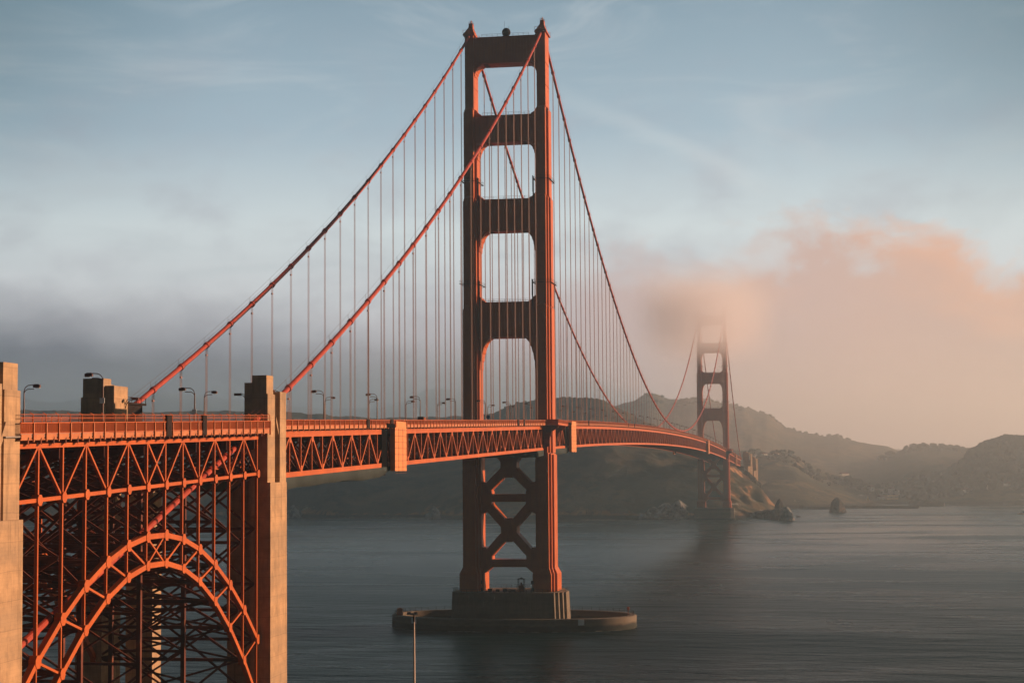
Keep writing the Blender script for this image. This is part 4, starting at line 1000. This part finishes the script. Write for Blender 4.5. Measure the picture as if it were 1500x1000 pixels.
p = at(1168, 684, shore_pt(1168, 757)); rock('shore_rock', (p.x, p.y), 4.5, 3, 1.6, 3.2, 'tiny flat rock awash right of the white-streaked rock', peak=0.4)
p = at(632, 684, shore_pt(632, 760)); rock('shore_rock', (p.x, p.y+12), 11, 12, 15, 6.6, 'small pale-topped rock at the foot of the dark hillside', ROCKG, peak=0.7)
for i, (px, s_, h_) in enumerate(((943, 16, 8), (957, 18, 13), (975, 22, 18), (993, 18, 21))):
    p = at(px, 684, shore_pt(px, 759)+12); rock('shore_rock', (p.x, p.y), s_, s_*1.1, h_, 11+i*2.2, 'pale-streaked shore outcrop left of the far tower foot, %s from the left' % ORD[i], ROCKG, peak=0.7)
p = at(430, 684, shore_pt(430, 758)+10); rock('shore_rock', (p.x, p.y), 12, 10, 16, 16.6, 'pale rock at the water beside the concrete pylon', ROCKG, peak=0.7)
for i, (px, py, s_, h_) in enumerate(((1086, 758, 9, 4), (1099, 758, 10, 6), (1112, 758, 10, 8), (1124, 759, 10, 10))):
    p = at(px, 684, shore_pt(px, py)+6); rock('shore_rock', (p.x, p.y), s_, s_, h_, 31+i*3.1, 'low dark wave-washed rock below the lit cliff, %s from the far pier' % ORD[i], peak=0.35)
fv = MB()
for px0, px1, py in ((495, 640, 757.6), (850, 906, 761), (985, 1025, 761), (1080, 1105, 761.5)):
    q = px0
    while q < px1:
        L = random.uniform(3, 14); D = shore_pt(q, py)-random.uniform(0, 6); a = at(q, 684, D); b = at(min(q+L, px1), 684, shore_pt(q, py)-random.uniform(0, 6)); wd = random.uniform(0.8, 2.6)
        fv.add([(a.x, a.y-wd, 0.25), (b.x, b.y-wd*0.5, 0.25), (b.x, b.y+wd*0.5, 0.25), (a.x, a.y+wd, 0.25)], [(0, 1, 2, 3)]); q += L*random.uniform(0.8, 1.7)
for t_ in np.arange(0, 2*math.pi, 0.035):
    if random.random() < 0.55: continue
    rr_ = random.uniform(1.005, 1.03); x, y = ell(ao*rr_, bo*rr_, t_); x += 1.0; L = random.uniform(0.4, 1.6); wd = random.uniform(0.08, 0.3)
    dx_, dy_ = -math.sin(t_)*L, math.cos(t_)*L*0.5
    fv.add([(x-dx_, y-dy_-wd, 0.18), (x+dx_, y+dy_-wd, 0.18), (x+dx_, y+dy_+wd, 0.18), (x-dx_, y-dy_+wd, 0.18)], [(0, 1, 2, 3)])
o = fv.build('surf', WHITE); o['kind'] = 'stuff'; o['label'] = 'thin white surf line along the foot of the headland'
# breakwaters and shore wall
def wallseg(name, px0, px1, py, h, th, label, cat, mt=ROCK):
    a = at(px0, 684, shore_pt(px0, py)); b = at(px1, 684, shore_pt(px1, py)); mb = MB(); n_ = 40
    d = (b-a); L = Vector((d.x, d.y, 0)).length; u = Vector((d.x, d.y, 0)).normalized(); nrm = Vector((-u.y, u.x, 0))
    vs, fs = [], []
    for i in range(n_+1):
        t = i/n_; c = a.lerp(b, t); j = lambda s: mnoise.noise((t*18, s, 3.3))*0.5
        for k, (o_, z) in enumerate(((-th, -3), (-th*0.6, h*0.7+j(1)), (-th*0.4, h+j(2)), (th*0.4, h+j(3)), (th*0.6, h*0.7+j(4)), (th, -3))):
            q = c+nrm*o_; vs.append((q.x, q.y, z))
    for i in range(n_):
        for k in range(5): fs.append((i*6+k, i*6+k+1, (i+1)*6+k+1, (i+1)*6+k))
    fs.append(tuple(range(6))); fs.append(tuple(n_*6+k for k in range(6)))
    mb.add(vs, fs); return tag(mb.build(name, mt), label, cat)
wallseg('breakwater', 1330, 1382, 741, 6.0, 5, 'dark breakwater jutting into the bay below the yellow building', 'breakwater')
wallseg('breakwater', 1468, 1560, 738.5, 5, 5, 'dark breakwater at the right edge of the picture', 'breakwater')
wallseg('shore_wall', 1170, 1345, 744, 3.5, 6, 'low dark rock shore wall along the far bay', 'shore wall')
wallseg('quay', 1352, 1820, 733.8, 7.5, 5, 'pale low quay strip behind the dark sea wall at the right', 'quay', CONC)
wallseg('shore_wall', 1345, 1820, 735.5, 4.5, 6, 'long low dark sea wall at the right of the bay', 'shore wall')
# ------------------------------------------------------------------ buildings
def house(px, D, wid, dep, h, label, wm=WALLW, nwin=3, flat=False, name='house'):
    g_ = ground(px, D); root = tag(empty(name, (g_.x, g_.y, g_.z-0.8)), label, 'building', 'buildings on the far shore')
    mb = MB(); mb.box(-wid/2, wid/2, -dep/2, dep/2, 0, h); mb.build('wall', wm, root)
    mb = MB()
    if flat: mb.box(-wid/2-0.4, wid/2+0.4, -dep/2-0.4, dep/2+0.4, h, h+0.6)
    else: mb.prism([(-dep/2-0.6, h-0.2), (dep/2+0.6, h-0.2), (0, h+dep*0.32)], -wid/2-0.4, wid/2+0.4, axis='x')
    mb.build('roof', ROOF, root)
    for k in range(nwin):
        x = -wid/2+wid*(k+0.5)/nwin; mb = MB(); mb.box(x-0.6, x+0.6, -dep/2-0.08, -dep/2-0.02, h*0.35, h*0.72); mb.build('window', WIN, root)
    root.rotation_euler = (0, 0, R(52)); return root
house(1302, 2720, 28, 12, 7.5, 'long pale yellow building with lights on the far bay shore', WALLY, 9, True)
house(1289, 2700, 8, 8, 5, 'small pale annex left of the long yellow building', WALLW, 2)
house(1275, 2790, 8, 8, 8, 'small white gabled house above the shore, leftmost of the bay houses', WALLW, 2)
house(1287, 2800, 14, 8, 4.5, 'long low white house between two gabled houses above the bay', WALLW, 4)
house(1305, 2800, 5.5, 8, 9, 'narrow white gabled house behind the yellow building', WALLW, 2)
house(1313, 2800, 3.5, 7, 7, 'narrow white house just right of the gabled one behind the yellow building', WALLW, 1)
house(1350, 2780, 10, 8, 6, 'pale shed on the shore right of the yellow building', WALLW, 3)
house(1415, 2730, 17, 9, 5, 'long greenish-grey boat shed on the sea wall', WALLW, 5)
house(1447, 2730, 4, 4, 8, 'small white lookout hut with peaked roof on the sea wall', WALLW, 1)
house(1475, 2735, 9, 7, 4, 'low pale shed near the right edge of the bay', WALLW, 3)
house(1350, 3000, 11, 8, 5, 'faint house among trees on the slope above the bay, nearest the ridge', WALLW, 3)
house(1236, 3010, 18, 8, 5, 'faint long building on the hillside above the sea stack', WALLW, 5)
for i, px in enumerate((1106, 1120, 1129, 1137)):
    house(px, 2840, 5+i % 2*3, 6, 3.5, 'tiny white hut on the ridge beyond the far pylons, %s from the left' % ORD[i], mat('bright_wall', (0.8, 0.78, 0.75), 0.7), 1)
mb = MB(); a = ground(1270, 2640)
mb.prism([(-2.2, 0), (2.2, 0), (0.4, 9)], -0.4, 0.4, axis='y'); o = mb.build('sail_marker', WALLY); o.location = (a.x, a.y, a.z); tag(o, 'small pale triangular marker on the shore left of the yellow building', 'marker')
# boat at the right edge
p = at(1495, 684, shore_pt(1495, 753)); root = tag(empty('small_boat', (p.x, p.y, 0)), 'small pale boat on the water at the right edge', 'boat')
mb = MB(); mb.prism([(-5, 1.3), (5.4, 1.6), (4.2, -0.4), (-4.6, -0.4)], -1.3, 1.3); mb.build('hull', HULL, root)
mb = MB(); mb.frus((-2.5, 1.5, -0.9, 0.9), (-2.1, 1.0, -0.8, 0.8), 1.4, 3.0); mb.build('cabin', WALLW, root)
# ------------------------------------------------------------------ far woods (one mass)
def woods(name, spec, label, seed):
    r_ = random.Random(seed); vs, fs = [], []
    import bmesh
    bm = bmesh.new(); bmesh.ops.create_icosphere(bm, subdivisions=2, radius=1); base = [v.co.copy() for v in bm.verts]; bf = [[v.index for v in f.verts] for f in bm.faces]; bm.free()
    for px0, px1, D0, D1, n, s0, s1 in spec:
        for _ in range(n):
            px = r_.uniform(px0, px1); D = r_.uniform(D0, D1); g_ = ground(px, D)
            if g_.z < 1.5: continue
            s_ = r_.uniform(s0, s1); o = len(vs); hx = r_.uniform(0.8, 1.3); sd_ = r_.uniform(0, 99)
            for v in base:
                k = 1+mnoise.noise((v.x*2.3+sd_, v.y*2.3, v.z*2.3))*0.55
                vs.append((g_.x+v.x*s_*hx*k, g_.y+v.y*s_*k, g_.z+s_*0.45+v.z*s_*0.95*k))
            fs += [tuple(i+o for i in f) for f in bf]
    mb = MB(); mb.add(vs, fs); o = mb.build(name, LEAF); o['kind'] = 'stuff'; o['label'] = label; return o
woods('woodland', [(1330, 1700, 2720, 3060, 900, 4, 8.5), (1420, 1560, 2960, 3060, 260, 4, 8), (1240, 1350, 2800, 2960, 300, 3, 6), (1160, 1340, 2740, 2900, 200, 1.5, 4)], 'dark dense woodland on the slopes around the bay', 4)
woods('scrub', [(1090, 1160, 2780, 2900, 60, 1.5, 4.5), (740, 1040, 2560, 2720, 160, 0.8, 2.2), (1290, 1420, 3440, 3540, 60, 3, 6), (930, 1250, 4020, 4260, 260, 1.5, 4), (1080, 1112, 2250, 2330, 24, 2.5, 6)], 'scattered scrub along the hill crests', 5)

# ------------------------------------------------------------------ fog bank round the far tower
mb = MB(); mb.box(-76, 84, 985, 1298, 146, 286)
M = bpy.data.materials.new('fog_volume'); M.use_nodes = True; n = NT(M.node_tree); n.n.remove(n.n['Principled BSDF'])
g = n.node('ShaderNodeNewGeometry').outputs['Position']; sp = n.node('ShaderNodeSeparateXYZ'); n.l.new(g, sp.inputs[0])
nz = n.noise(n.mapping(g, (0.010, 0.010, 0.016)), 1.0, 4, 0.6)
zf = n.math('ADD', sp.outputs[2], n.math('MULTIPLY', n.math('SUBTRACT', nz, 0.5), 34.0))
den = n.smooth(zf, 154, 216)
for s_, a, b in ((0, -75, -8), (0, 82, 10), (1, 987, 1060), (1, 1298, 1287), (2, 147, 158), (2, 262, 212)):
    den = n.math('MULTIPLY', den, n.smooth(sp.outputs[s_], a, b))
den = n.math('MULTIPLY', den, 0.0115)
pv = n.node('ShaderNodeVolumePrincipled'); pv.inputs['Color'].default_value = (0.95, 0.935, 1.0, 1); pv.inputs['Anisotropy'].default_value = 0.1
n.l.new(den, pv.inputs['Density']); n.l.new(pv.outputs[0], n.n['Material Output'].inputs['Volume'])
fog = mb.build('fog_bank', M); fog['kind'] = 'stuff'; fog['label'] = 'pink fog bank swallowing the top of the far tower'
# haze
mb = MB(); mb.box(-6600, 6600, -3500, 6700, -7, 289)
M = bpy.data.materials.new('haze_air'); M.use_nodes = True; n = NT(M.node_tree); n.n.remove(n.n['Principled BSDF'])
pv = n.node('ShaderNodeVolumePrincipled'); pv.inputs['Color'].default_value = (0.60, 0.82, 0.94, 1); pv.inputs['Density'].default_value = 0.00014; pv.inputs['Anisotropy'].default_value = 0.72
n.l.new(pv.outputs[0], n.n['Material Output'].inputs['Volume'])
hz = mb.build('haze', M); hz['kind'] = 'stuff'; hz['label'] = 'thin warm haze over the strait'

# denser mist lying over the far shore and the sea beyond the gate
for nm, bx_, dn, colr, g_, lb in (('mist', (-150, 5200, 1360, 6450, -6.5, 286), 0.00017, (0.98, 0.86, 0.82), 0.45, 'pink lit mist over the hills of the far shore'),
                             ('mist', (-6000, -420, 2450, 6400, -6.5, 286), 0.00075, (0.66, 0.80, 0.92), 0.75, 'grey mist over the hills left of the near tower')):
    mb = MB(); mb.box(*bx_)
    M = bpy.data.materials.new('mist_air'); M.use_nodes = True; n = NT(M.node_tree); n.n.remove(n.n['Principled BSDF'])
    pv = n.node('ShaderNodeVolumePrincipled'); pv.inputs['Color'].default_value = (*colr, 1); pv.inputs['Density'].default_value = dn; pv.inputs['Anisotropy'].default_value = g_
    n.l.new(pv.outputs[0], n.n['Material Output'].inputs['Volume'])
    o = mb.build(nm, M); o['kind'] = 'stuff'; o['label'] = lb
